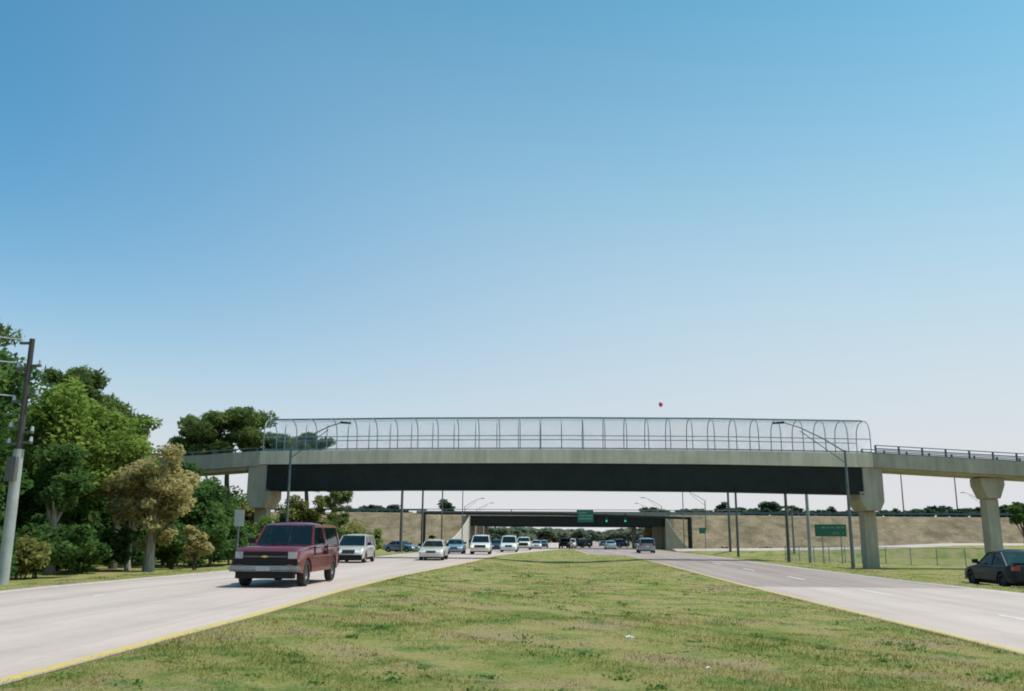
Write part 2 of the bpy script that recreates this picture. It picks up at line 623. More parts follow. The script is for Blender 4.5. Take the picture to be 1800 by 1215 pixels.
xs = np.concatenate([[-3000, -1200, -500, -250, -140, -90, -65, -50, -40, -32, -26, -21], np.arange(-18, 24.01, 0.3), [26, 28, 31, 35, 40, 47, 56, 70, 95, 140, 250, 500, 1200, 3000]])
ys = np.concatenate([[-60, -25, -8], np.arange(0, 100.01, 0.5), np.arange(101, 160, 2.0), [165, 175, 190, 210, 240, 280, 340, 420, 600, 900, 1500, 4000]])
ground = grid_mesh('ground', xs, ys, ground_z, GRASS)


def strip(name, fa, fb, y0, y1, dz, material, step=1.0, n=6, parent=None, kind=None, smooth=True):
    """road-like sheet between two plan curves, following the terrain"""
    ysr = list(np.arange(y0, y1, step)) + [y1]
    v = []
    f = []
    for y in ysr:
        a, b = float(fa(y)), float(fb(y))
        for k in range(n + 1):
            x = a + (b - a) * k / n
            v.append((x, y, float(hgt(x, y)) + dz))
    for r in range(len(ysr) - 1):
        for k in range(n):
            q = r * (n + 1) + k
            f.append((q, q + 1, q + n + 2, q + n + 1))
    o = MB().add(v, f).build(name, material, parent)
    if smooth:
        o.data.polygons.foreach_set('use_smooth', [True] * len(f))
    if kind:
        tag(o, kind=kind)
    return o


# road surfaces (pale concrete near, grey asphalt on the right from the seam at 32 m on)
RY = 640
road_l = strip('left_carriageway', left_out, left_in, -30, RY, 0.0, CONC, 1.0, 8, kind='structure')
road_n = strip('right_carriageway', right_in, right_out, -30, 33.6, 0.0, CONC, 1.0, 8, kind='structure')
road_r = strip('right_asphalt_carriageway', right_in, right_out, 33.6, RY, 0.0, ASPH, 1.0, 8, kind='structure')
strip('painted_median', left_in, lambda y: right_in(y), 141, RY, 0.0, CONC, 2.0, 2, kind='structure')
# painted lines
strip('yellow_edge_line', lambda y: left_in(y) - 0.25, lambda y: left_in(y) - 0.03, -30, 300, 0.005, YEL, 1.0, 1, road_l)
strip('white_edge_line', lambda y: left_out(y) + 0.35, lambda y: left_out(y) + 0.50, -30, 300, 0.005, WHT, 1.0, 1, road_l)
strip('yellow_edge_line', lambda y: right_in(y) + 0.06, lambda y: right_in(y) + 0.24, -30, 33.6, 0.005, YEL, 1.0, 1, road_n)
strip('yellow_edge_line', lambda y: right_in(y) + 0.06, lambda y: right_in(y) + 0.24, 33.6, 300, 0.005, YEL, 1.0, 1, road_r)
strip('white_edge_line', lambda y: right_out(y) - 0.42, lambda y: right_out(y) - 0.28, 33.6, 300, 0.005, WHT, 1.0, 1, road_r)
strip('white_edge_line', lambda y: right_out(y) - 0.42, lambda y: right_out(y) - 0.28, -30, 33.6, 0.005, WHT, 1.0, 1, road_n)
for k in range(-3, 18):
    y0 = 39.3 + 9.9 * k
    if y0 < -5: continue
    cx = 10.4
    strip('lane_dash', lambda y: cx + bend(y) - 0.07, lambda y: cx + bend(y) + 0.07, y0, y0 + 2.9, 0.005, WHT, 1.0, 1, road_n if y0 < 31 else road_r)
    y1 = 21.6 + 9.9 * k
    if y1 > 0:
        strip('lane_dash', lambda y: -11.3 + bend(y) - 0.05, lambda y: -11.3 + bend(y) + 0.05, y1, y1 + 2.9, 0.005, WHT, 1.0, 1, road_l)
# left-turn bay line on the far right carriageway
strip('white_edge_line', lambda y: 6.35 + bend(y), lambda y: 6.45 + bend(y), 90, 132, 0.005, WHT, 1.0, 1, road_r)


# ------------------------------------------------------------------ grass
def grass_blades():
    rg = np.random.default_rng(3)
    P = []
    bands = [(7.0, 12, 900, 0.046, 0.009), (12, 20, 420, 0.046, 0.013), (20, 34, 150, 0.040, 0.022), (34, 60, 45, 0.045, 0.036), (60, 128, 10, 0.05, 0.06)]
    allv = []
    for y0, y1, dens, hh, ww in bands:
        xa, xb = -16.5, 30.0
        if y1 <= 20:
            xa, xb = -8.5, 9.5
        n = int((xb - xa) * (y1 - y0) * dens)
        x = rg.uniform(xa, xb, n)
        y = rg.uniform(y0, y1, n)
        li, ri = left_in(y), right_in(y)
        j = rg.normal(0, 0.06, n)
        j = j - 0.09 * np.sin(y * 2.3 + 1.1 * np.sin(y * 0.7)) + np.where(rg.random(n) < 0.10, rg.uniform(-.16, .16, n), 0)
        ok = ((x > li - 0.06 + j) & (x < ri + 0.06 + j)) | (x > right_out(y) + 0.05 + j) | (x < left_out(y) - 0.05 + j)
        # visible wedge only
        ok &= (np.abs((x / y) - 0.0) < 0.75)
        x, y = x[ok], y[ok]
        n = len(x)
        ed = np.maximum(np.minimum(x - left_out(y), left_in(y) - x), np.minimum(x - right_in(y), right_out(y) - x))
        z = hgt(x, y) + bumps(x, y) * np.interp(y, [60, 140], [1, 0.0]) * sstep(0.0, 0.9, -ed) + 0.035 * sstep(0.0, 0.3, -ed) - 0.02
        a = rg.uniform(0, 2 * math.pi, n)
        patch = np.sin(x * 0.9 + 1.7 * np.sin(y * 0.5)) * np.sin(y * 0.7 + x * 0.25)
        h = hh * (0.75 + 0.45 * patch) * rg.uniform(0.5, 1.35, n)
        tall = rg.random(n) < 0.006
        h = np.where(tall, h * 2.2, h)
        wd = ww * rg.uniform(0.6, 1.3, n)
        lean = rg.normal(0, 0.55, (n, 2)) * h[:, None]
        dx, dy = np.cos(a) * wd / 2, np.sin(a) * wd / 2
        base = np.stack([x, y, z], -1)
        v = np.zeros((n, 3, 3))
        v[:, 0] = base + np.stack([dx, dy, 0 * z], -1)
        v[:, 1] = base - np.stack([dx, dy, 0 * z], -1)
        v[:, 2] = base + np.stack([lean[:, 0], lean[:, 1], h], -1)
        allv.append(v)
    V = np.concatenate(allv)
    me = np_mesh('grass', V, 3, BLADE, rg.random(len(V)))
    o = link(bpy.data.objects.new('grass', me))
    tag(o, 'short mown grass with straw coloured patches on the median and verges', 'grass', kind='stuff')


grass_blades()

# ------------------------------------------------------------------ foliage
WEED = leaf_mat('weed_leaf', (0.060, 0.140, 0.035), (0.170, 0.270, 0.070), 0.45)


def leaves(rg, centers, size, flat=0.45, upbias=0.6, aspect=0.55):
    n = len(centers)
    nrm = rg.normal(0, 1, (n, 3))
    nrm[:, 2] = np.abs(nrm[:, 2]) + upbias
    nrm /= np.linalg.norm(nrm, axis=1, keepdims=True)
    t = rg.normal(0, 1, (n, 3))
    t -= nrm * (t * nrm).sum(1, keepdims=True)
    t /= np.linalg.norm(t, axis=1, keepdims=True)
    b = np.cross(nrm, t)
    s = size * rg.uniform(0.6, 1.35, n)[:, None]
    v = np.zeros((n, 4, 3))
    v[:, 0] = centers + t * s
    v[:, 1] = centers + b * s * aspect
    v[:, 2] = centers - t * s * 0.9
    v[:, 3] = centers - b * s * aspect
    return v


def clump_points(rg, cs, rs, n, squash=0.8):
    k = rg.choice(len(cs), n, p=(rs ** 2) / (rs ** 2).sum())
    d = rg.normal(0, 1, (n, 3))
    d /= np.linalg.norm(d, axis=1, keepdims=True)
    rad = rg.random(n) ** 0.45
    p = cs[k] + d * (rad * rs[k])[:, None] * np.array([1, 1, squash])
    return p, k


def crown_mesh(name, seed, material, rx, ry, rz, cz, nclump, nleaf, lsize, crad=0.3, low=-0.75, shape=0.6, squash=0.75, gap=0.0):
    rg = np.random.default_rng(seed)
    d = rg.normal(0, 1, (nclump * 4, 3))
    d /= np.linalg.norm(d, axis=1, keepdims=True)
    rad = rg.random(len(d)) ** shape
    q = d * rad[:, None]
    q = q[q[:, 2] > low][:nclump]
    lump = 1 + 0.22 * np.sin(q[:, 0] * 5 + seed) * np.cos(q[:, 1] * 4 + seed * 2)
    cs = q * np.array([rx, ry, rz]) * lump[:, None] * (1 - crad * 0.7) + np.array([0, 0, cz])
    rs = crad * min(rx, rz) * rg.uniform(0.55, 1.35, len(cs))
    p, k = clump_points(rg, cs, rs, nleaf, squash)
    ct = rg.uniform(0, 1, len(cs))
    tint = np.clip(0.55 * ct[k] + 0.45 * rg.random(nleaf), 0, 1)
    v = leaves(rg, p, lsize)
    return np_mesh(name, v, 4, material, tint), cs


def trunk_mb(seed, h, r0, cs=None, nl=8, lean=0.15, sides=9):
    rq = random.Random(seed)
    mb = MB()
    pts = []
    n = 7
    ax, ay = rq.uniform(-lean, lean), rq.uniform(-lean, lean)
    for i in range(n):
        t = i / (n - 1)
        pts.append((ax * t * h * 0.3 + rq.uniform(-.04, .04) * h * 0.1, ay * t * h * 0.3 + rq.uniform(-.04, .04) * h * 0.1, t * h - 0.15))
    rad = [r0 * (1.25 if i == 0 else 1.0) * (1 - 0.72 * i / (n - 1)) for i in range(n)]
    mb.tube(pts, rad, sides)
    if cs is not None and len(cs):
        order = sorted(range(len(cs)), key=lambda i: rq.random())[:nl]
        for i in order:
            c = Vector(cs[i])
            t = min(0.95, max(0.25, (c.z / h) * rq.uniform(0.45, 0.7)))
            k = t * (n - 1)
            a = int(k)
            p0 = Vector(pts[a]).lerp(Vector(pts[min(a + 1, n - 1)]), k - a)
            midp = p0.lerp(c, 0.5) + Vector((rq.uniform(-.1, .1), rq.uniform(-.1, .1), 0.06)) * (c - p0).length
            rr = r0 * (1 - 0.7 * t) * 0.5
            mb.tube([p0, midp, c], [rr, rr * 0.65, rr * 0.2], 5, False)
    return mb


def tree(name, label, x, y, h, rx, rz, seed, leafm, barkm, nleaf=9000, lsize=0.16, nclump=34, r0=0.2, cz=None, crad=0.3, ry=None,
         group=None, shape=0.6, low=-0.75, lean=0.15, trunk_h=None, squash=0.75, cat='tree', crown='crown'):
    z = float(hgt(x, y))
    t = thing(name, label, cat, (x, y, z), 0, group)
    cz = cz if cz is not None else h - rz
    me, cs = crown_mesh(crown, seed, leafm, rx, ry or rx, rz, cz, nclump, nleaf, lsize, crad, low, shape, squash)
    link(bpy.data.objects.new(crown, me), t)
    trunk_mb(seed, trunk_h or (cz + rz * 0.45), r0, cs, 9, lean).build('trunk', barkm, t, smooth=True)
    return t


def pine(label, x, y, h, seed, crown_from, rmax, nleaf=9000, r0=0.22, nb=16, group=None, lsize=0.26, flat=0.7, top=0.5):
    """slash pine: bare trunk, flat irregular plates of needles near the top"""
    rg = np.random.default_rng(seed)
    rq = random.Random(seed)
    z = float(hgt(x, y))
    t = thing('pine_tree', label, 'tree', (x, y, z), 0, group)
    cs = []
    rs = []
    mb = MB()
    pts = [(rq.uniform(-.06, .06) * i, rq.uniform(-.06, .06) * i, -0.2 + (h - 0.5) * i / 7) for i in range(8)]
    mb.tube(pts, [r0 * (1.15 - 0.85 * i / 7) for i in range(8)], 9)
    for i in range(nb):
        u = (i + 0.5) / nb
        zz = crown_from + (h - crown_from) * u
        ln = rmax * (0.45 + 0.75 * math.sin(math.pi * min(1, 0.25 + u * 0.75))) * rq.uniform(0.5, 1.1)
        if u > 0.85: ln *= top
        a = i * 2.399 + rq.uniform(-.5, .5)
        k = min(6.99, (zz / (h - 0.5)) * 7)
        i0 = int(k)
        p0 = Vector(pts[i0]).lerp(Vector(pts[i0 + 1]), k - i0)
        e = p0 + Vector((math.cos(a) * ln, math.sin(a) * ln, ln * rq.uniform(0.05, 0.35)))
        mb.tube([p0, p0.lerp(e, 0.55) + Vector((0, 0, -0.06 * ln)), e], [0.07, 0.05, 0.02], 5, False)
        for w_ in (0.55, 0.8, 1.0):
            c = p0.lerp(e, w_) + Vector((rq.uniform(-.3, .3), rq.uniform(-.3, .3), rq.uniform(0, .25)))
            cs.append(tuple(c))
            rs.append(rmax * rq.uniform(0.16, 0.30))
    cs.append((pts[-1][0], pts[-1][1], h - 0.2))
    rs.append(rmax * 0.25)
    cs = np.array(cs)
    rs = np.array(rs)
    p, k = clump_points(rg, cs, rs, nleaf, flat)
    ct = rg.random(len(cs))
    tint = np.clip(0.5 * ct[k] + 0.5 * rg.random(nleaf), 0, 1)
    v = leaves(rg, p, lsize, upbias=0.2, aspect=0.22)
    link(bpy.data.objects.new('crown', np_mesh('crown', v, 4, NEEDLE, tint)), t)
    mb.build('trunk', BARK, t, smooth=True)
    return t


def shrub(label, x, y, r, h, seed, leafm, nleaf=2500, lsize=0.12, group=None, z=None):
    zz = float(hgt(x, y)) if z is None else z
    t = thing('shrub', label, 'shrub', (x, y, zz), 0, group)
    me, cs = crown_mesh('foliage', seed, leafm, r, r * 0.9, h * 0.5, h * 0.52, 22, nleaf, lsize, 0.36, -0.95, 0.55, 0.85)
    link(bpy.data.objects.new('foliage', me), t)
    rq = random.Random(seed)
    mb = MB()
    for i in range(5):
        c = cs[rq.randrange(len(cs))]
        mb.tube([(rq.uniform(-.15, .15), rq.uniform(-.15, .15), -0.1), (c[0] * .5, c[1] * .5, c[2] * .6), tuple(c)], [0.035, 0.025, 0.01], 5, False)
    mb.build('stem', BARK, t)
    return t


def weeds():
    rg = np.random.default_rng(9)
    pts = []
    spots = []
    for px, py in ((440, 1190), (100, 1178), (120, 1205), (240, 1212), (520, 1165), (690, 1185), (305, 1172), (1560, 1100), (1600, 1103), (1290, 1075), (1470, 1072), (1740, 1150), (860, 1205), (1010, 1095), (980, 1062)):
        Y = 1.62 * FPX / (py - 940)
        spots.append((at(px, py, Y)[0], Y, 1.0))
    for _ in range(260):
        y = 7 + 40 * rg.random() ** 1.6
        spots.append((rg.uniform(-5.6, 7.2), y, rg.uniform(.35, .8)))
    for x, y, q in spots:
        if not (left_in(y) + .15 < x < right_in(y) - .15): continue
        n = int(70 * q)
        a, r_ = rg.uniform(0, 6.28, n), np.abs(rg.normal(0, .17 * q, n))
        xx, yy = x + r_ * np.cos(a) * 1.3, y + r_ * np.sin(a)
        zz = hgt(xx, yy) + np.abs(rg.normal(.035, .03, n)) * q
        pts.append(np.stack([xx, yy, zz], -1))
    P_ = np.concatenate(pts)
    me = np_mesh('weeds', leaves(rg, P_, 0.028, upbias=.5), 4, WEED, rg.random(len(P_)))
    tag(link(bpy.data.objects.new('weeds', me)), 'darker green weed clumps scattered in the median grass', 'weeds', kind='stuff')


weeds()

# --- left wood, from the camera outwards
tree('dark_tree', 'tall dark green tree cut by the left edge of the picture behind the utility pole', -24.5, 33.5, 12.2, 4.3, 4.9, 11, LEAF_D, BARK, 17000, 0.16, 60, 0.3, cz=6.9)
tree('dark_tree', 'dark green bushy tree low behind the foot of the big utility pole', -21.5, 31.0, 5.2, 2.3, 2.3, 12, LEAF_D, BARK, 9000, 0.13, 34, 0.14, cz=2.8)
tree('leafy_tree', 'bright light green leafy tree in the middle of the left wood', -24.6, 43.0, 10.0, 3.5, 4.1, 13, LEAF_G, BARK, 15000, 0.15, 55, 0.24, cz=6.3)
tree('leafy_tree', 'smaller mid green tree right of the bright green one in the left wood', -23.4, 46.5, 8.3, 2.5, 3.1, 14, LEAF_G, BARK, 9000, 0.15, 36, 0.2, cz=5.6)
tree('oak_tree', 'tan and yellow oak with new spring leaves beside the left end of the footbridge', -19.4, 42.0, 6.9, 2.2, 3.0, 15, LEAF_T, BARKP, 15000, 0.11, 64, 0.26, cz=3.75, trunk_h=5.0, lean=0.05, crad=0.25, low=-0.9, shape=0.75)
tree('oak_tree', 'smaller tan oak crown leaning left beside the big tan oak', -21.2, 43.6, 5.2, 1.7, 1.7, 27, LEAF_T, BARKP, 7000, 0.11, 34, 0.15, cz=3.6, crad=0.28)
tree('oak_tree', 'low dark oak with a pale sunlit leaning trunk under the bright green tree', -21.9, 38.0, 5.6, 1.9, 2.0, 16, LEAF_D, BARKP, 6500, 0.12, 34, 0.24, cz=4.1, lean=0.3)
pine('pine with dark rounded knob top above the bright green tree', -33.4, 58.5, 12.9, 17, 6.0, 2.9, 16000, 0.24, 24, top=0.8, flat=0.95)
pine('lower dark pine sloping down to the right behind the bright green tree', -33.2, 62.0, 11.4, 18, 4.6, 3.3, 16000, 0.24, 24, flat=0.9)
pine('dark pine at the far left behind the tall dark green tree', -35.5, 50.0, 15.5, 19, 6.0, 3.8, 10000, 0.26, 18)
for i, (x, y, h, r) in enumerate([(-27.5, 50, 7.5, 2.6), (-24.0, 54, 6.2, 2.4), (-31, 44, 8.0, 3.0), (-21.5, 52, 5.0, 2.2), (-28.5, 38, 6.5, 2.6), (-25.8, 61, 6.2, 2.6)]):
    tree('understory_tree', 'dark understory tree deep inside the left wood', x, y, h, r, h * 0.42, 30 + i, LEAF_D, BARK, 6500, 0.17, 30, 0.15, group='dark understory trees of the left wood')
for i, (x, y, r, h, mt, lab) in enumerate([
        (-19.7, 32.2, 1.25, 1.9, LEAF_O, 'brownish shrub right of the utility pole foot at the left road edge'),
        (-20.5, 34.5, 1.5, 2.3, LEAF_D, 'dark shrub behind the brownish shrub near the utility pole'),
        (-20.6, 38.0, 1.5, 1.8, LEAF_D, 'dark shrub left of the tan oak in the left wood'),
        (-19.6, 45.0, 1.3, 2.0, LEAF_D, 'dark shrub behind the tan oak trunk at the left road edge'),
        (-17.6, 43.0, 0.75, 2.3, LEAF_T, 'yellowish shrub under the tan oak on its right side'),
        (-19.3, 49.0, 1.5, 3.0, LEAF_D, 'dark shrub right of the tan oak under the footbridge ramp'),
        (-19.5, 53.0, 1.8, 3.2, LEAF_D, 'dark tall shrub left of the grey sign back'),
        (-19.2, 58.0, 1.5, 3.6, LEAF_G, 'green shrub right behind the grey sign back'),
        (-23.0, 41.5, 1.6, 2.4, LEAF_D, 'dark shrub by the pale leaning trunk in the left wood'),
        (-24.5, 36.0, 2.0, 2.6, LEAF_D, 'wide dark shrub deep behind the utility pole'),
        (-27.0, 33.0, 2.2, 3.2, LEAF_D, 'wide dark shrub under the tall dark tree at the left edge')]):
    shrub(lab, x, y, r, h, 50 + i, mt, 2600, 0.11)
# deeper rows of the wood share three crowns
DEEP = []
for i, (rx, rz, cz, low) in enumerate(((3.2, 3.6, 4.4, -0.98), (3.6, 3.0, 3.8, -0.98), (2.8, 4.2, 5.0, -0.98))):
    me, cs = crown_mesh('crown', 300 + i, LEAF_D, rx, rx, rz, cz, 46, 6500, 0.20, 0.32, low, 0.6, 0.85)
    tmp = trunk_mb(300 + i, cz + 1, .18, cs, 8).build('trunk', BARK, None, smooth=True)
    DEEP.append((me, tmp.data))
    bpy.data.objects.remove(tmp)
for i, (x, y, k, s_) in enumerate([(-29, 34, 0, 1.0), (-33, 37, 2, 1.1), (-31, 48, 1, 1.0), (-27, 46, 0, .9), (-29, 55, 1, 1.05), (-34, 54, 2, 1.1), (-26, 57, 0, .8), (-32, 66, 2, 1.0), (-28, 68, 1, .85),
                                   (-36, 62, 0, 1.2), (-38, 72, 1, 1.0), (-38, 46, 2, 1.3), (-42, 56, 0, 1.4), (-44, 70, 1, 1.5), (-36, 78, 0, .9), (-41, 84, 2, 1.1), (-34, 92, 1, 1.0), (-40, 98, 0, 1.2), (-30, 100, 0, .8), (-48, 85, 1, 1.6)]):
    t = thing('wood_tree', 'dark tree in the shaded depth of the left wood', 'tree', (x, y, float(hgt(x, y))), rnd.uniform(0, 6.28), 'trees in the depth of the left wood')
    t.scale = (s_, s_, s_)
    link(bpy.data.objects.new('crown', DEEP[k][0]), t)
    link(bpy.data.objects.new('trunk', DEEP[k][1]), t)
me, cs = crown_mesh('foliage', 320, LEAF_D, 1.5, 1.3, 1.0, 1.0, 24, 2600, 0.13, 0.36, -0.95, 0.55, 0.85)
for i in range(34):
    y = 30 + i * 1.55
    x = -19.4 - (i * 37 % 11) * 0.62 - (0.8 if 38 < y < 44 else 0)
    t = thing('undergrowth_shrub', 'dark shrub in the undergrowth edge of the left wood', 'shrub', (x, y, float(hgt(x, y))), rnd.uniform(0, 6.28), 'undergrowth shrubs along the left wood')
    q = rnd.uniform(.7, 1.35)
    t.scale = (q, q, q * rnd.uniform(.8, 1.3))
    link(bpy.data.objects.new('foliage', me), t)

# trees around the left end of the footbridge
pine('broad flat topped pine left of the cage end above the footbridge ramp', -32.0, 85.0, 13.6, 71, 8.8, 4.6, 14000, 0.33, 22, lsize=0.32)
pine('flat topped pine behind the left footbridge ramp with its trunk left of the pier', -35.0, 84.0, 11.8, 72, 8.6, 2.4, 7000, 0.33, 16, lsize=0.32)
pine('pine just left of the cage end with low plates of needles', -28.6, 86.0, 11.4, 73, 8.4, 3.0, 8000, 0.28, 16, lsize=0.32)
pine('pine seen through the left cage end, its dark trunk under the girder', -27.2, 95.0, 12.6, 74, 9.8, 2.6, 5500, 0.30, 14, lsize=0.32)
pine('thin topped pine right of the one seen through the cage', -24.3, 95.5, 10.6, 75, 8.6, 2.2, 3500, 0.28, 12, lsize=0.30)
pine('low loose pine drooping under the left end of the black girder', -22.6, 88.0, 7.2, 76, 2.8, 2.0, 4500, 0.14, 16, lsize=0.26)
tree('leafy_tree', 'yellow green tree just right of the left pier behind the light pole', -24.2, 84.0, 6.0, 2.6, 2.8, 77, LEAF_O, BARK, 6000, 0.17, 30, 0.18, cz=3.1)
tree('leafy_tree', 'dark leafy tree between the left ramp and the left pier', -30.6, 76.0, 7.0, 3.2, 3.0, 78, LEAF_D, BARK, 8000, 0.18, 36, 0.2, cz=3.6)
tree('leafy_tree', 'olive leafy tree behind the left pier shaft', -27.8, 79.0, 5.6, 2.4, 2.5, 79, LEAF_O, BARK, 6000, 0.17, 30, 0.18, cz=2.8)
tree('leafy_tree', 'dark tree far left behind the tan oak under the ramp', -33.0, 68.0, 8.0, 3.4, 3.5, 80, LEAF_D, BARK, 8000, 0.18, 36, 0.2, cz=4.2)
for i, (x, y, r, h, mt, lab) in enumerate([
        (-21.8, 84.0, 1.8, 3.4, LEAF_D, 'dark shrub behind the red pickup roof'),
        (-20.2, 88.0, 1.8, 3.0, LEAF_O, 'olive shrub between the pickup and the tan van'),
        (-19.6, 94.0, 1.6, 2.6, LEAF_G, 'green shrub above the tan van roof'),
        (-25.6, 73.0, 1.6, 3.2, LEAF_D, 'dark shrub at the foot of the left pier'),
        (-22.4, 97.0, 2.2, 4.2, LEAF_O, 'tall olive shrub against the left end of the tan slope')]):
    shrub(lab, x, y, r, h, 90 + i, mt, 2600, 0.15)

# ------------------------------------------------------------------ embankment of the far overpass
EY0, EY1, EZ = 152.5, 165.0, 5.55


def embank(name, xa, xb):
    xs_ = np.linspace(xa, xb, max(3, int(abs(xb - xa) / 1.2)))
    prof = [(EY0, -1.4), (EY0 + 3, 0.4), (EY0 + 6, 2.1), (EY0 + 9, 3.8), (EY1 - 1, 5.3), (EY1, EZ), (EY1 + 24, EZ), (EY1 + 38, -1.5)]
    v = []
    for yy, zz in prof:
        for x in xs_:
            top = np.interp(x, [-70, 0, 100], [0.25, 0.0, -0.3]) if zz > 5 else 0
            jx = 0.22 * math.sin(x * 0.7 + yy) + 0.16 * math.sin(x * 1.9 + yy * 2.2)
            v.append((x, yy + (jx if zz < 5 else 0), zz + top + (0.10 * math.sin(x * 1.3 + zz) if 0 < zz < 5.4 else 0)))
    n = len(xs_)
    f = [(r * n + c, r * n + c + 1, (r + 1) * n + c + 1, (r + 1) * n + c) for r in range(len(prof) - 1) for c in range(n - 1)]
    o = MB().add(v, f).build(name, EMB)
    o.data.polygons.foreach_set('use_smooth', [True] * len(f))
    tag(o, kind='structure')
    return o


embank('embankment', -130, -15.3)
embank('embankment', 18.2, 240)

# ------------------------------------------------------------------ far overpass
OV = thing('highway_overpass', 'dark highway overpass on concrete abutments between the tan slopes', 'overpass', (1.4, 150, -0.5))


def local(o, parent):
    o.location = -parent.location
    return o


def part(mb, name, material, parent, **k):
    return local(mb.build(name, material, parent, **k), parent)


zt = 5.62
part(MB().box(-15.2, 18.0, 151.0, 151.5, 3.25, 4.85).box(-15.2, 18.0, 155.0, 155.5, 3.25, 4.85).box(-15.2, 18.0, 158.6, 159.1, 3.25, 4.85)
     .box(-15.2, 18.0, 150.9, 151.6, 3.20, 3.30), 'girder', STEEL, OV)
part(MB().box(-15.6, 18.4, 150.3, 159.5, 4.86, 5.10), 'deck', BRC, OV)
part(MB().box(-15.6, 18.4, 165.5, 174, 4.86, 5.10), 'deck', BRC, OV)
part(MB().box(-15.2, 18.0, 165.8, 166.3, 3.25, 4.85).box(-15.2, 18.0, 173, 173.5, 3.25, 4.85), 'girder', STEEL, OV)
part(MB().box(-24.0, 30.0, 150.2, 150.5, 5.10, zt), 'parapet', mat('dark_parapet_concrete', (0.15, 0.155, 0.15), (0.24, 0.245, 0.235), 1.5, 0.85), OV)
for sx in (-19, -8, 3, 14, 25):
    part(MB().box(sx - 0.08, sx + 0.08, 150.28, 150.42, zt, zt + 0.28), 'rail_post', POLE, OV)
part(MB().tube([(-24, 150.35, zt + 0.3), (30, 150.35, zt + 0.3)], 0.06, 6), 'top_rail', POLE, OV)
part(MB().box(-16.4, -14.9, 150.9, 172, -1.0, 4.84), 'abutment', BRC, OV)
part(MB().box(17.7, 19.0, 150.9, 172, -1.0, 4.84), 'abutment', BRC, OV)
part(MB().box(-14.75, -13.6, 161.5, 162.6, -1.0, 3.9), 'column', BRC, OV)
part(MB().box(-14.2, -13.4, 168, 168.9, -1.0, 3.24), 'column', BRC, OV)
part(MB().box(16.0, 17.25, 155.3, 156.5, -1.0, 3.24), 'column', BRC, OV)
part(MB().box(13.5, 14.2, 168, 168.8, -1.0, 3.24), 'column', BRC, OV)


def wing(x0, x1, y0, y1, ztop, zend, th=0.45, m_=BRC):
    n = 9
    top = []
    for i in range(n + 1):
        t = i / n
        z = zend + (ztop - zend) * (1 - t) ** 1.55
        top.append((x0 + (x1 - x0) * t, y0 + (y1 - y0) * t, z))
    w_ = MB()
    c_ = MB()
    for i in range(n):
        a, b = top[i], top[i + 1]
        w_.hexa([(a[0], a[1], -1.2), (b[0], b[1], -1.2), (b[0], b[1] + th, -1.2), (a[0], a[1] + th, -1.2), (a[0], a[1], a[2]), (b[0], b[1], b[2]), (b[0], b[1] + th, b[2]), (a[0], a[1] + th, a[2])])
        c_.hexa([(a[0], a[1] - .12, a[2] + .003), (b[0], b[1] - .12, b[2] + .003), (b[0], b[1] + th + .1, b[2] + .003), (a[0], a[1] + th + .1, a[2] + .003),
                 (a[0], a[1] - .12, a[2] + .32), (b[0], b[1] - .12, b[2] + .32), (b[0], b[1] + th + .1, b[2] + .32), (a[0], a[1] + th + .1, a[2] + .32)])
    a_ = part(w_, 'wing_wall', m_, OV)
    b_ = c_.build('coping', mat('pale_coping', (0.58, 0.54, 0.46), (0.66, 0.62, 0.54), 2, 0.85), a_)
    return a_


wing(17.6, 21.9, 150.2, 149.6, 4.7, -0.6)
wing(-15.0, -17.3, 150.4, 139.0, 4.6, 0.5, m_=mat('sunlit_wing_concrete', (0.46, 0.425, 0.37), (0.55, 0.51, 0.45), 1.2, 0.85))  # left wing's sunlit look is put into its lighter concrete colour
# top guardrail line of the embankment road
for nm, xa, xb, lab in (('guardrail', -130, -24.5, 'dark guardrail along the top of the left tan slope'), ('guardrail', 30.5, 240, 'dark guardrail along the top of the long right tan slope')):
    g_ = thing(nm, lab, 'guardrail', ((xa + xb) / 2, 165.5, EZ))
    dz = -0.2 if xa > 0 else 0.15
    part(MB().box(xa, xb, 165.40, 165.48, EZ + dz + 0.35, EZ + dz + 0.68), 'rail_beam', RAILM, g_)
    xx = xa + 1
    while xx < xb:
        part(MB().box(xx - .07, xx + .07, 165.48, 165.62, EZ + dz - 0.6, EZ + dz + 0.66), 'post', RAILM, g_)
        xx += 4.0 if abs(xx) < 70 else 12.0

# ------------------------------------------------------------------ footbridge
FB = thing('footbridge', 'concrete pedestrian footbridge with black girder and arched mesh cage over the highway', 'footbridge', (0, 68, 0))
Y0, Y1 = 68.0, 71.3


def deck_z(x):
    return lerp(x, [-60, -28.4, -23.4, -12, 0, 12, 23.8, 34.6, 60], [5.9, 7.72, 8.08, 8.2, 8.23, 8.16, 7.95, 7.33, 5.8])


def band(xa, xb, ya, yb, d0, d1, step=2.0):
    mb = MB()
    xsb = list(np.arange(xa, xb, step)) + [xb]
    for a, b in zip(xsb[:-1], xsb[1:]):
        za, zb = deck_z(a), deck_z(b)
        mb.hexa([(a, ya, za + d0), (b, ya, zb + d0), (b, yb, zb + d0), (a, yb, za + d0), (a, ya, za + d1), (b, ya, zb + d1), (b, yb, zb + d1), (a, yb, za + d1)])
    return mb


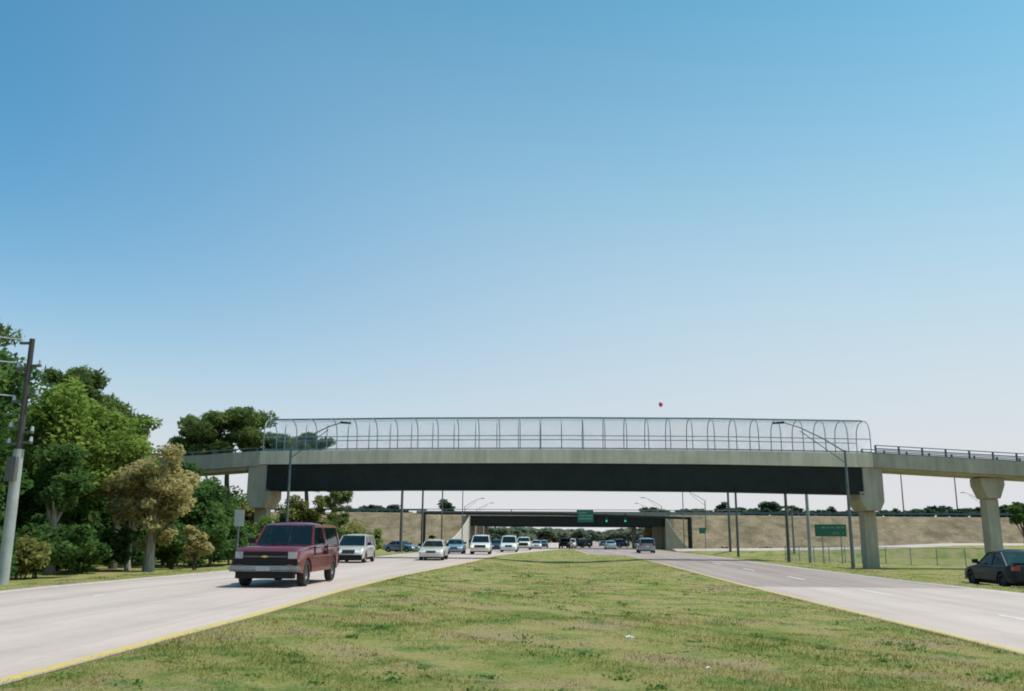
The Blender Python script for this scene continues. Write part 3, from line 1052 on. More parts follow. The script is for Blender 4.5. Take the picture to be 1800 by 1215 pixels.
FAS = mat('brightened_span_concrete', (0.65, 0.560, 0.440), (0.77, 0.670, 0.530), 0.8, 0.85, 0.2, 18, stretch=(1, 1, 0.5), detail=8, streak=WEAR)  # near fascia lightened in colour to stand for brighter light at mid-frame
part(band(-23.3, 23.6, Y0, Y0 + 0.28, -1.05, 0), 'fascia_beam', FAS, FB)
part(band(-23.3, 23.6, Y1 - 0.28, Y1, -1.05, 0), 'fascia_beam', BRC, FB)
part(band(-23.3, 23.6, Y0 + 0.283, Y1 - 0.283, -0.55, -0.28), 'deck', BRC, FB)
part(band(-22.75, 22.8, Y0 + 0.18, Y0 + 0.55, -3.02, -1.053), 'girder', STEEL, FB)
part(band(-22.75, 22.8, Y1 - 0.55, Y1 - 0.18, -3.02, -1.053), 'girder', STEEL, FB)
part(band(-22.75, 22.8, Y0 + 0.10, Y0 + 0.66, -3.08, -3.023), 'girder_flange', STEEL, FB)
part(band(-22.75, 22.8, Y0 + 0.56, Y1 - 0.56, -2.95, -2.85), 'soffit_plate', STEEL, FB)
# ramps
part(band(23.603, 60, Y0, Y0 + 0.28, -1.05, 0), 'ramp_fascia', BRC, FB)
part(band(23.603, 60, Y1 - 0.28, Y1, -1.05, 0), 'ramp_fascia', BRC, FB)
part(band(23.603, 60, Y0 + 0.283, Y1 - 0.283, -1.22, -0.3), 'ramp_slab', BRC, FB)
part(band(-46, -23.303, Y0, Y0 + 0.28, -1.15, 0), 'ramp_fascia', BRC, FB)
part(band(-46, -23.303, Y1 - 0.28, Y1, -1.15, 0), 'ramp_fascia', BRC, FB)
part(band(-46, -23.303, Y0 + 0.283, Y1 - 0.283, -1.4, -0.3), 'ramp_slab', BRC, FB)

# piers: shaft, flared head with ledge under the girder and upstand under the ramp


def pier(c, sgn, zb):
    top = deck_z(c) - 1.053
    pts = [(-0.5, 3.70), (-0.95, 4.45), (-0.95, 5.10), (-0.62, 5.10), (-0.62, top), (0.85, top), (0.85, 4.35), (0.52, 3.70)]
    poly = [(c + sgn * x, z) for x, z in pts]
    if sgn < 0: poly = poly[::-1]
    part(MB().prism_xz(poly, Y0 + 0.12, Y1 - 0.12), 'pier_cap', BRC, FB, bevel=0.04)
    a, b = sorted((c - .47 * sgn, c + .49 * sgn))
    part(MB().box(a, b, Y0 + 1.1, Y1 - 1.1, zb, 3.697), 'pier_shaft', BRC, FB, bevel=0.05)


pier(23.42, 1, -0.9)
pier(-23.35, -1, -0.6)
for cx, zb in ((32.55, -1.0), (43.5, -1.0), (-33.5, -0.6)):
    tp = deck_z(cx) - 1.24
    part(MB().prism_xz([(cx - .48, tp - 1.55), (cx + .48, tp - 1.55), (cx + .88, tp - .55), (cx + .88, tp), (cx - .88, tp), (cx - .88, tp - .55)], Y0 + 0.75, Y1 - 0.75), 'ramp_pier_cap', BRC, FB, bevel=0.04)
    part(MB().box(cx - .48, cx + .48, Y0 + 1.15, Y1 - 1.15, zb, tp - 1.553), 'ramp_pier_shaft', BRC, FB, bevel=0.05)

# bearings on the pier ledges
for cx, sg in ((23.42, 1), (-23.35, -1)):
    for yy in (Y0 + .37, Y1 - .37):
        part(MB().box(cx - sg * .8 - .14, cx - sg * .8 + .14, yy - .16, yy + .16, 5.103, deck_z(cx) - 3.10), 'bearing', BLACK, FB)
# cage
HOOP = [(0.06, 0.0), (0.06, 0.9), (0.09, 1.45), (0.20, 1.9), (0.45, 2.25), (0.85, 2.48), (1.65, 2.62)]
HOOP = HOOP + [(3.3 - a, b) for a, b in HOOP[-2::-1]]
NB = 29
CX0, CX1 = -23.1, 23.55
hx = [CX0 + (CX1 - CX0) * i / (NB - 1) for i in range(NB)]
hoop_me = None
for x in hx:
    pts = [(0, Y0 + a, b) for a, b in HOOP]
    if hoop_me is None:
        o = MB().tube(pts, 0.038, 6).build('cage_hoop', GALV, FB, smooth=True)
        hoop_me = o.data
    else:
        o = link(bpy.data.objects.new('cage_hoop', hoop_me), FB)
    o.location = Vector((x, 0, deck_z(x))) - FB.location
ln = [(x, deck_z(x)) for x in hx]
part(MB().tube([(x, Y0 + 1.65, z + 2.66) for x, z in ln], 0.055, 6), 'ridge_pipe', RAILM, FB)
for yy in (Y0 + 0.14, Y1 - 0.14):
    part(MB().tube([(x, yy, z + 1.07) for x, z in ln], 0.036, 6), 'hand_rail', GALV, FB)
    part(MB().tube([(x, yy, z + 0.10) for x, z in ln], 0.05, 6), 'bottom_rail', GALV, FB)


def chain_link():
    L = CX1 - CX0
    prof = [Vector((0, a, b)) for a, b in HOOP]
    sl = [0.0]
    for a, b in zip(prof[:-1], prof[1:]):
        sl.append(sl[-1] + (b - a).length)
    T = sl[-1]
    sp, wd = 0.115, 0.0043
    v, f = [], []
    for sgn in (1, -1):
        u0 = -T
        while u0 < L + T:
            pts = []
            for s_, p in zip(sl, prof):
                u = u0 + sgn * s_ if sgn > 0 else u0 + T - s_
                pts.append((u, p))
            seg = [(u, p) for u, p in pts if 0 <= u <= L]
            for (ua, pa), (ub, pb) in zip(seg[:-1], seg[1:]):
                za, zb = deck_z(CX0 + ua), deck_z(CX0 + ub)
                a = Vector((CX0 + ua, Y0 + pa.y, za + pa.z))
                b = Vector((CX0 + ub, Y0 + pb.y, zb + pb.z))
                t = (b - a).normalized()
                n1 = t.cross(Vector((0.3, 0.8, 0.5))).normalized() * wd
                n2 = t.cross(n1).normalized() * wd
                k = len(v)
                for q in (a, b):
                    v += [q + n1, q - n1 * .5 + n2 * .87, q - n1 * .5 - n2 * .87]
                f += [(k, k + 1, k + 4, k + 3), (k + 1, k + 2, k + 5, k + 4), (k + 2, k, k + 3, k + 5)]
            u0 += sp * 1.414
    mb = MB()
    mb.v = [tuple(p) for p in v]
    mb.f = f
    o = part(mb, 'chain_link_mesh', GALV, FB)
    o['kind'] = 'stuff'


chain_link()
# ramp railings: posts and three rails
for xa, xb in ((23.9, 60), (-46, -23.6)):
    n = int((xb - xa) / 1.66)
    for yy in (Y0 + 0.14, Y1 - 0.14):
        for k in range(n + 1):
            x = xa + (xb - xa) * k / n
            if abs(x) > 48: continue
            z = deck_z(x)
            hh = 0.62 if xa > 0 else 0.25
            part(MB().box(x - .06, x + .06, yy - .05, yy + .05, z, z + hh), 'rail_post', RAILM, FB)
        xsr = np.linspace(xa, min(xb, 48), 12)
        for hz in ((0.15, 0.38, 0.62) if xa > 0 else (0.25,)):
            part(MB().tube([(x, yy, deck_z(x) + hz) for x in xsr], 0.042, 6), 'ramp_rail', RAILM, FB)

# ------------------------------------------------------------------ signal gantry, signals and overhead sign
GA = thing('signal_gantry', 'dark pipe gantry with two posts carrying the traffic lights before the overpass', 'gantry', (0, 140, -0.4))
xl, _, zl_ = at(745, 902, 140)
xr, _, zr_ = at(1212, 911, 140)
part(MB().tube([(xl, 140, -0.8), (xl, 140, zl_ + 0.15)], 0.34, 10), 'post', STEEL, GA, smooth=True)
part(MB().tube([(xr, 140, -1.0), (xr, 140, zr_ + 0.15)], 0.34, 10), 'post', STEEL, GA, smooth=True)
part(MB().tube([(xl, 140, zl_), (0, 140, 5.0), (xr, 140, zr_)], 0.22, 10), 'beam', STEEL, GA, smooth=True)
for px, lab in ((1036, 'green traffic light hanging at the foot of the green overhead sign'), (1066, 'middle green traffic light against the dark overpass girder'), (1099, 'rightmost green traffic light against the dark overpass girder')):
    x, y, z = at(px, 912, 139.6)
    t = thing('traffic_light', lab, 'traffic light', (x, 139.6, z - 0.35), 0, 'traffic lights on the gantry')
    MB().box(-.2, .2, -.14, .14, -.20, 1.0).box(-.04, .04, -.04, .04, 1.0, 1.22).build('housing', BLACK, t, bevel=0.03)
    for zz, mm in ((0.0, LENS_ON), (0.39, LENS_Y), (0.78, LENS_R)):
        MB().tube([(0, -.143, zz + .02), (0, -.165, zz + .02)], 0.155, 12).build('lens', mm, t)
        MB().tube([(0, -.142, zz + .19), (0, -.36, zz + .17)], 0.06, 6).build('visor', BLACK, t)
x0, _, z0 = at(1015, 918, 139.2)
x1, _, z1 = at(1043, 897, 139.2)
t = thing('overhead_sign', 'green overhead direction sign on the gantry in the middle of the overpass', 'road sign', ((x0 + x1) / 2, 139.2, z0))
wS, hS = x1 - x0, z1 - z0
MB().box(-wS / 2, wS / 2, -.04, .04, 0, hS).build('sign_panel', SIGNG, t, bevel=0.015)
MB().box(-wS / 2, wS / 2, .05, .14, .3, .42).box(-wS / 2, wS / 2, .05, .14, hS - .5, hS - .38).build('mounting_rail', POLE, t)
mb = MB()
for r_ in range(3):
    xx = -wS * 0.40
    rq = random.Random(r_ + 3)
    while xx < wS * 0.38:
        cw = rq.uniform(.10, .22)
        if r_ == 0 and xx > 0: break
        mb.box(xx, xx + cw, -.052, -.043, hS * (.72 - .24 * r_), hS * (.72 - .24 * r_) + .19)
        xx += cw + .09
mb.build('lettering', SIGNW, t)['kind'] = 'stuff'

# ------------------------------------------------------------------ signs on the verge


def panel_sign(label, pxl, pxr, pyt, pyb, Y, posts, panel_m, lettering=False, mat_post=POLE):
    xa, _, za = at(pxl, pyb, Y)
    xb, _, zb = at(pxr, pyt, Y)
    cx = (xa + xb) / 2
    g = float(hgt(cx, Y))
    t = thing('road_sign', label, 'road sign', (cx, Y, g))
    wd, lo_, hi_ = xb - xa, za - g, zb - g
    MB().box(-wd / 2, wd / 2, -.02, .02, lo_, hi_).build('sign_panel', panel_m, t, bevel=0.008)
    for px in posts:
        MB().box(px * wd - .045, px * wd + .045, .025, .115, -.3, hi_ - .1).build('post', mat_post, t)
    if lettering:
        mb = MB()
        rq = random.Random(5)
        for row, (fa, fb) in enumerate(((-0.40, 0.40), (0.02, 0.42))):
            zz = lo_ + (hi_ - lo_) * (0.66 - 0.46 * row)
            xx = fa * wd
            while xx < fb * wd:
                cw = rq.uniform(.07, .13)
                if rq.random() < 0.86:
                    # letter-like strokes
                    mb.box(xx, xx + .03, -.028, -.0215, zz, zz + .17)
                    if rq.random() < .7: mb.box(xx + .032, xx + cw - .032, -.028, -.0215, zz + rq.choice((0, .07, .14)), zz + rq.choice((.03, .10, .17)) + .03)
                    if rq.random() < .7: mb.box(xx + cw - .03, xx + cw, -.028, -.0215, zz, zz + .17)
                xx += cw + .05
        mb.build('lettering', SIGNW, t)['kind'] = 'stuff'
    return t


panel_sign('wide green guide sign on two posts in the right verge grass', 1433, 1487, 922, 943, 81, (-.27, .32), SIGNG, True, PGREY)
panel_sign('small distant green sign on a post right of the gantry leg', 1229, 1240, 928, 938, 128, (0.45,), SIGNG)
panel_sign('grey back of a road sign on a post left of the red pickup', 411, 430, 896, 925, 45, (-.08,), ALU)

# ------------------------------------------------------------------ street lights


def street_light(label, x, y, zlamp, side, arm, r=0.11, group='street lights along the highway'):
    g = float(hgt(x, y))
    t = thing('street_light', label, 'street light', (x, y, g), 0, group)
    H = zlamp - g
    ph = H - arm * 0.40
    MB().tube([(0, 0, 0), (0, 0, .5), (0, 0, ph)], [r * 1.35, r * 1.2, r * .72], 9).build('pole', POLE, t, smooth=True)
    MB().tube([(0, 0, ph - .1), (side * arm * .3, 0, ph + arm * .17), (side * arm * .62, 0, ph + arm * .33), (side * (arm - .75), 0, H)], [.055, .05, .045, .04], 6).build('arm', POLE, t, smooth=True)
    MB().tube([(0, 0, ph - .9), (side * arm * .62, 0, ph + arm * .28)], .03, 6).build('brace', POLE, t)
    MB().add([(side * (arm - .8), -.11, H - .06), (side * (arm - .8), .11, H - .06), (side * (arm - .8), .09, H + .09), (side * (arm - .8), -.09, H + .09),
              (side * arm, -.15, H - .1), (side * arm, .15, H - .1), (side * arm, .08, H + .02), (side * arm, -.08, H + .02)],
             [(0, 1, 2, 3), (4, 7, 6, 5), (0, 4, 5, 1), (1, 5, 6, 2), (2, 6, 7, 3), (3, 7, 4, 0)]).build('lamp_head', BLACK, t)
    return t


street_light('grey street light with long arm beside the left end of the black girder', at(505, 900, 66)[0], 66, at(595, 743, 66)[2], 1, 4.5)
street_light('dark street light standing in the verge by the right pier with arm reaching left', at(1500, 997, 63.5)[0], 63.5, at(1385, 743, 63.5)[2], -1, 4.9)
for px, ly, Y, sd_, lab in ((817, 876, 200, 1, 'distant street light left of the overpass with higher arm'), (838, 884, 230, 1, 'farthest street light left of the overpass'),
                           (1163, 875, 194, -1, 'distant street light right above the overpass end'), (1147, 885, 226, -1, 'farthest street light right above the overpass'),
                           (1240, 862, 160, -1, 'thin street light above the small green sign'), (1730, 866, 190, -1, 'thin street light on the slope left of the second ramp pier')):
    street_light(lab, at(px, 900, Y)[0], Y, at(px, ly, Y)[2], sd_, 4.4, 0.10)

# ------------------------------------------------------------------ utility poles


def plain_pole(label, px, py_base, Y, ztop, r=0.16, m_=WOODP, arm=True):
    x = at(px, py_base, Y)[0]
    g = float(hgt(x, Y))
    if 152 < Y < 188: g = EZ
    t = thing('utility_pole', label, 'utility pole', (x, Y, g), 0, 'utility poles along the highway')
    MB().tube([(0, 0, -.3), (0, 0, ztop - g)], [r * .95, r * .66], 9).build('shaft', m_, t, smooth=True)
    if arm:
        MB().box(-.9, .9, -.14, -.05 - .0, ztop - g - 1.0, ztop - g - .86).build('crossarm', m_, t)
        for s_ in (-.8, .8):
            MB().tube([(s_, -.1, ztop - g - .86), (s_, -.1, ztop - g - .66)], .05, 6).build('insulator', ALU, t)
    return t


plain_pole('wooden utility pole in front of the left tan slope right of the tan van', 704, 968, 105, 9.6, .20)
plain_pole('utility pole close beside the left gantry post', 741, 958, 118, 9.8, .17)
plain_pole('thin utility pole right of the left gantry post', 776, 955, 128, 9.6, .13)
plain_pole('thin pole standing right before the left wing wall', 812, 958, 134, 9.5, .09, POLE, False)
plain_pole('left one of the close pair of utility poles on the right slope', 1284, 968, 122, 9.4, .20)
plain_pole('right one of the close pair of utility poles on the right slope', 1298, 976, 106, 9.0, .17)
plain_pole('utility pole left of the thin one by the wide green sign', 1387, 983, 88, 9.0, .18)
plain_pole('thin pole just right of the darker utility pole on the right verge', 1396, 968, 118, 5.0, .15, POLE, False)
plain_pole('pale grey pole immediately left of the wide green guide sign', 1425, 986, 84, 9.1, .19, PGREY, False)
plain_pole('thin pale pole beside the right gantry post', 1203, 960, 136, 9.8, .09, POLE, False)
plain_pole('tall faint pole right of the right pier on the slope', 1588, 890, 176, 15, .14, POLE, False)
plain_pole('tall faint pole left of the second ramp pier on the slope', 1683, 895, 176, 15, .14, POLE, False)

# big wooden pole at the left with a pale jacket round its lower half
bx, by = at(5, 1020, 29)[0], 29.0
bg_ = float(hgt(bx, by))
UP = thing('utility_pole', 'tall dark wooden utility pole with pale grey lower jacket at the left road edge', 'utility pole', (bx, by, bg_))
H_ = at(52, 596, 29)[2] - bg_
zj = at(28, 790, 29)[2] - bg_
MB().tube([(0, 0, -.4), (0, 0, H_)], [.125, .09], 10).build('wood_pole', mat('dark_pole_wood', (0.035, 0.032, 0.030), (0.075, 0.068, 0.060), 3, 0.9, 0.4, 30, stretch=(4, 4, 0.4)), UP, smooth=True)
MB().tube([(0, 0, 0), (0, 0, zj)], [.185, .16], 12).build('jacket', PGREY, UP, smooth=True)
for zz, dx in ((H_ - .15, -1), (H_ - .95, 1), (H_ - 1.05, -1), (H_ - 2.0, 1), (H_ - 2.2, -1), (H_ - 3.1, -1), (H_ - 3.25, 1), (H_ - 3.6, 1), (H_ - 3.65, -1)):
    b_ = MB().box(min(0, dx * .42), max(0, dx * .42), -.05, .05, zz - .04, zz + .04).build('bracket', WOODP, UP)
    MB().tube([(dx * .38, 0, zz + .04), (dx * .38, 0, zz + .2)], [.06, .045], 8).build('insulator', ALU, b_)
MB().box(-.16, .16, -.36, -.17, H_ - 4.9, H_ - 4.1).build('junction_box', WOODP, UP)
for zz, lab in ((H_ - .02, 'topmost power line leaving the big left utility pole'), (H_ - .85, 'middle power line leaving the big left utility pole'), (H_ - 2.0, 'lowest power line leaving the big left utility pole')):
    pts = []
    for i in range(9):
        u = i / 8
        pts.append((bx - .38 - 10.0 * u, by - 7.0 * u, bg_ + zz + 1.2 * u - 1.0 * math.sin(math.pi * u) * .35))
    o = MB().tube(pts, 0.024, 5).build('power_line', ALU)
    tag(o, lab, 'cable', 'power lines at the left edge')

# ------------------------------------------------------------------ guardrail, ramp road and fence on the right
ramp_pts = [at(px, py, Y) for px, py, Y in ((1190, 969, 127), (1240, 968.5, 124), (1330, 968, 121), (1450, 967, 118), (1540, 965, 116), (1600, 963, 115), (1690, 959, 114), (1800, 959, 114), (2100, 960, 116))]
v, f, vb, fb = [], [], [], []
for x, y, z in ramp_pts:
    v += [(x, y, z), (x, y + 5.5, z + 0.22), (x, y + 6.5, z - 1.5)]
    vb += [(x, y - 5.5, -1.3), (x, y - 2.2, z - 0.55), (x, y - .35, z - .03), (x, y + .002, z - .006)]
for i in range(len(ramp_pts) - 1):
    for k in range(2):
        f.append((i * 3 + k, (i + 1) * 3 + k, (i + 1) * 3 + k + 1, i * 3 + k + 1))
    for k in range(3):
        fb.append((i * 4 + k, (i + 1) * 4 + k, (i + 1) * 4 + k + 1, i * 4 + k + 1))
tag(MB().add(v, f).build('slip_road', CONC), kind='structure')
tag(MB().add(vb, fb).build('slip_road_bank', GRASS), kind='structure')

FE = thing('chain_link_fence', 'chain-link fence on thin posts across the right verge grass behind the pier', 'fence', (31, 80, -0.5))
fpts = [(22.6, 92.0), (27.0, 82.5), (31.5, 77.5), (36.5, 73.0), (46.0, 66.0)]
post_pts = []
for a, b in zip(fpts[:-1], fpts[1:]):
    L = math.dist(a, b)
    n = max(2, int(L / 2.0))
    for k in range(n):
        post_pts.append((a[0] + (b[0] - a[0]) * k / n, a[1] + (b[1] - a[1]) * k / n))
FENCE_H = 1.45
for x, y in post_pts:
    g = float(hgt(x, y))
    part(MB().tube([(x, y, g - .2), (x, y, g + FENCE_H)], .035, 6), 'post', GALV, FE)
part(MB().tube([(x, y, float(hgt(x, y)) + FENCE_H) for x, y in post_pts], .022, 6), 'top_rail', GALV, FE)
mb = MB()
for (xa, ya), (xb, yb) in zip(post_pts[:-1], post_pts[1:]):
    L = math.dist((xa, ya), (xb, yb))
    ga, gb = float(hgt(xa, ya)), float(hgt(xb, yb))
    n = int((L + FENCE_H) / .16)
    for s_ in (1, -1):
        for k in range(n):
            u0 = -FENCE_H + k * .16
            p = []
            for hh in (0.03, FENCE_H):
                u = u0 + hh if s_ > 0 else u0 + FENCE_H - hh
                p.append((u, hh))
            (ua, ha), (ub, hb) = p
            # clip to the bay
            if ua == ub: continue
            def cl(u):
                return min(max(u, 0), L)
            ca, cb = cl(ua), cl(ub)
            if abs(ca - cb) < .05: continue
            ha2 = ha + (hb - ha) * (ca - ua) / (ub - ua)
            hb2 = ha + (hb - ha) * (cb - ua) / (ub - ua)
            A = (xa + (xb - xa) * ca / L, ya + (yb - ya) * ca / L, ga + (gb - ga) * ca / L + ha2)
            B = (xa + (xb - xa) * cb / L, ya + (yb - ya) * cb / L, ga + (gb - ga) * cb / L + hb2)
            mb.tube([A, B], .0085, 3, False)
part(mb, 'chain_link_mesh', GALV, FE)['kind'] = 'stuff'

# dark low shrubs at the foot of the right slope
for i, (px, py, Y, r, h, lab) in enumerate([
        (1268, 962, 136, 1.5, 1.2, 'low dark shrub at the slope foot right of the small green sign'),
        (1315, 962, 137, 1.3, 1.0, 'low dark shrub right of the close pair of utility poles'),
        (1345, 962, 138, 1.9, 1.2, 'wide low dark shrub left of the verge utility pole'),
        (1372, 962, 138, 1.5, 1.0, 'low dark shrub close to the verge utility pole'),
        (1452, 962, 140, 1.8, 1.0, 'low dark shrub behind the wide green sign'),
        (1476, 962, 140, 1.3, 0.9, 'low dark shrub behind the right post of the green sign'),
        (760, 946, 152, 0.8, 0.8, 'small green shrub halfway up the left tan slope')]):
    x, _, z = at(px, py, Y)
    shrub(lab, x, Y, r, h, 130 + i, HEDGE_L, 900, 0.13, z=z - 0.25 if i == 6 else float(hgt(x, Y)))

# ------------------------------------------------------------------ far trees (three shapes shared)
FAR = []
for i, (rx, rz, cz, low) in enumerate(((2.6, 2.3, 3.3, -0.9), (3.2, 2.0, 3.0, -0.8), (2.2, 2.8, 3.9, -0.9))):
    me, cs = crown_mesh('crown', 200 + i, FARLEAF, rx, rx, rz, cz, 30, 2600, 0.30, 0.34, low, 0.6, 0.8)
    tm = trunk_mb(200 + i, cz + 1, .22, cs, 6)
    tmp = tm.build('trunk', BARK)
    FAR.append((me, tmp.data))
    bpy.data.objects.remove(tmp)
FARPINE = None


def far_tree(x, y, z, s, k, label, group, sx=1.0, crowns=None):
    t = thing('far_tree', label, 'tree', (x, y, z), rnd.uniform(0, 6.28), group)
    t.scale = (s * sx, s * sx, s)
    link(bpy.data.objects.new('crown', crowns[k] if crowns else FAR[k][0]), t)
    link(bpy.data.objects.new('trunk', FAR[k][1]), t)


g_ = 'trees behind the embankment'
for px, pyt, hw, k, lab in [
        (655, 885, 24, 1, 'wide distant tree over the left slope crest'), (690, 884, 16, 0, 'distant tree right of the wide one over the left slope'), (785, 877, 17, 2, 'tree standing out above the left end of the overpass'),
        (1140, 889, 18, 1, 'leaning bushy tree above the right end of the overpass'), (1165, 893, 20, 1, 'low wide tree right of the one above the overpass end'), (1212, 892, 26, 1, 'wide low tree over the slope crest by the gantry leg'), (1240, 895, 16, 0, 'low tree right of the wide one by the gantry leg'),
        (1268, 882, 15, 2, 'pointed dark tree over the right slope crest'), (1294, 889, 20, 0, 'rounded tree between the pointed and the big domed ones'), (1322, 891, 20, 1, 'low tree left of the big domed one'), (1355, 877, 25, 0, 'big domed dark tree over the right slope crest'), (1398, 888, 12, 2, 'small loose tree right of the big domed one'), (1412, 895, 22, 1, 'low crest tree behind the pale grey pole'),
        (1460, 890, 10, 2, 'narrow tree over the wide green sign'), (1480, 897, 22, 1, 'low crest tree right of the narrow one'), (1512, 898, 20, 0, 'low crest tree behind the right pier'), (1585, 895, 22, 1, 'low crest tree right of the right pier'), (1620, 892, 22, 0, 'crest tree between the two right piers'), (1648, 886, 24, 1, 'taller crest tree between the two right piers'), (1685, 891, 22, 0, 'crest tree left of the second ramp pier'), (1722, 889, 24, 1, 'crest tree just behind the second ramp pier'),
        (1770, 884, 26, 0, 'crest tree right of the second ramp pier'), (1800, 880, 26, 1, 'crest tree cut by the right picture edge')]:
    Y = 225 + rnd.uniform(-12, 18)
    x, _, zt_ = at(px, pyt, Y)
    Y = 175 + rnd.uniform(0, 12)
    x, _, zt_ = at(px, pyt, Y)
    base = EZ - 0.8
    top = (5.6, 5.0, 6.7)[k]
    s = (zt_ - base) / top
    far_tree(x, Y, base, s, k, lab, g_, 1.15 * (hw / FPX * Y) / ((2.6, 3.2, 2.2)[k] * s))
for i, px in enumerate(list(range(1196, 1560, 19)) + list(range(1570, 1800, 21)) + list(range(618, 720, 19))):
    hi = 6 + 5 * math.sin(i * 2.1) ** 2
    cr_ = 903.5 if px > 1000 else 900.5
    Y = 172 + rnd.uniform(0, 9)
    x, _, zt_ = at(px, cr_ - hi, Y)
    k = i % 3
    s_ = (zt_ - EZ + 0.9) / (5.6, 5.0, 6.7)[k]
    far_tree(x, Y, EZ - 0.9, s_, k, 'low leafy bush in the treeline along the top of the tan slope', 'bushes along the top of the tan slopes', 1.5)
x, _, z = at(1790, 850, 105)
tree('dark_tree', 'dark tree with thin trunk at the right picture edge behind the ramp', x, 105, 6.6, 1.7, 2.0, 222, LEAF_D, BARK, 3000, 0.16, 20, 0.22, cz=5.0)
# beyond the overpass
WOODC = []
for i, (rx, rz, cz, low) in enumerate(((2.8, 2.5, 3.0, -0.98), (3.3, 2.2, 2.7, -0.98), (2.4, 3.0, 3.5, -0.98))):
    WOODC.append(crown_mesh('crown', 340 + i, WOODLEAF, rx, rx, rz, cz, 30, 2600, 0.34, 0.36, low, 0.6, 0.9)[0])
g_ = 'trees along the road beyond the overpass'
lab = 'distant roadside tree seen under the overpass'
for i, (px, top, Y, k) in enumerate([(856, 919, 300, 0), (872, 920, 290, 2), (888, 921, 300, 0), (905, 922, 310, 1), (922, 920, 330, 2), (940, 922, 350, 0), (958, 924, 350, 1), (976, 926, 360, 1), (992, 925, 380, 0), (1006, 927, 390, 1), (1020, 924, 370, 2), (1034, 925, 380, 0),
                                    (1048, 934, 420, 1), (1062, 932, 430, 0), (1076, 928, 430, 1), (1090, 925, 400, 0), (1104, 922, 370, 2), (1118, 921, 350, 0), (1132, 920, 330, 2), (1146, 921, 320, 0), (1160, 920, 310, 1)]):
    x, _, zt_ = at(px, top, Y)
    s = (zt_ + 1.2) / (5.6, 5.0, 6.7)[k]
    far_tree(x, Y, -1.2 - 0.16 * (zt_ + 1.2), s * 1.16, k, lab, g_, 1.6, WOODC)

# ------------------------------------------------------------------ vehicles


def paint(name, c, rough=0.32, metal=0.25):
    return mat('paint_' + name, tuple(min(1, q * .93) for q in c), c, 1.3, rough, metal=metal, coat=0.7)


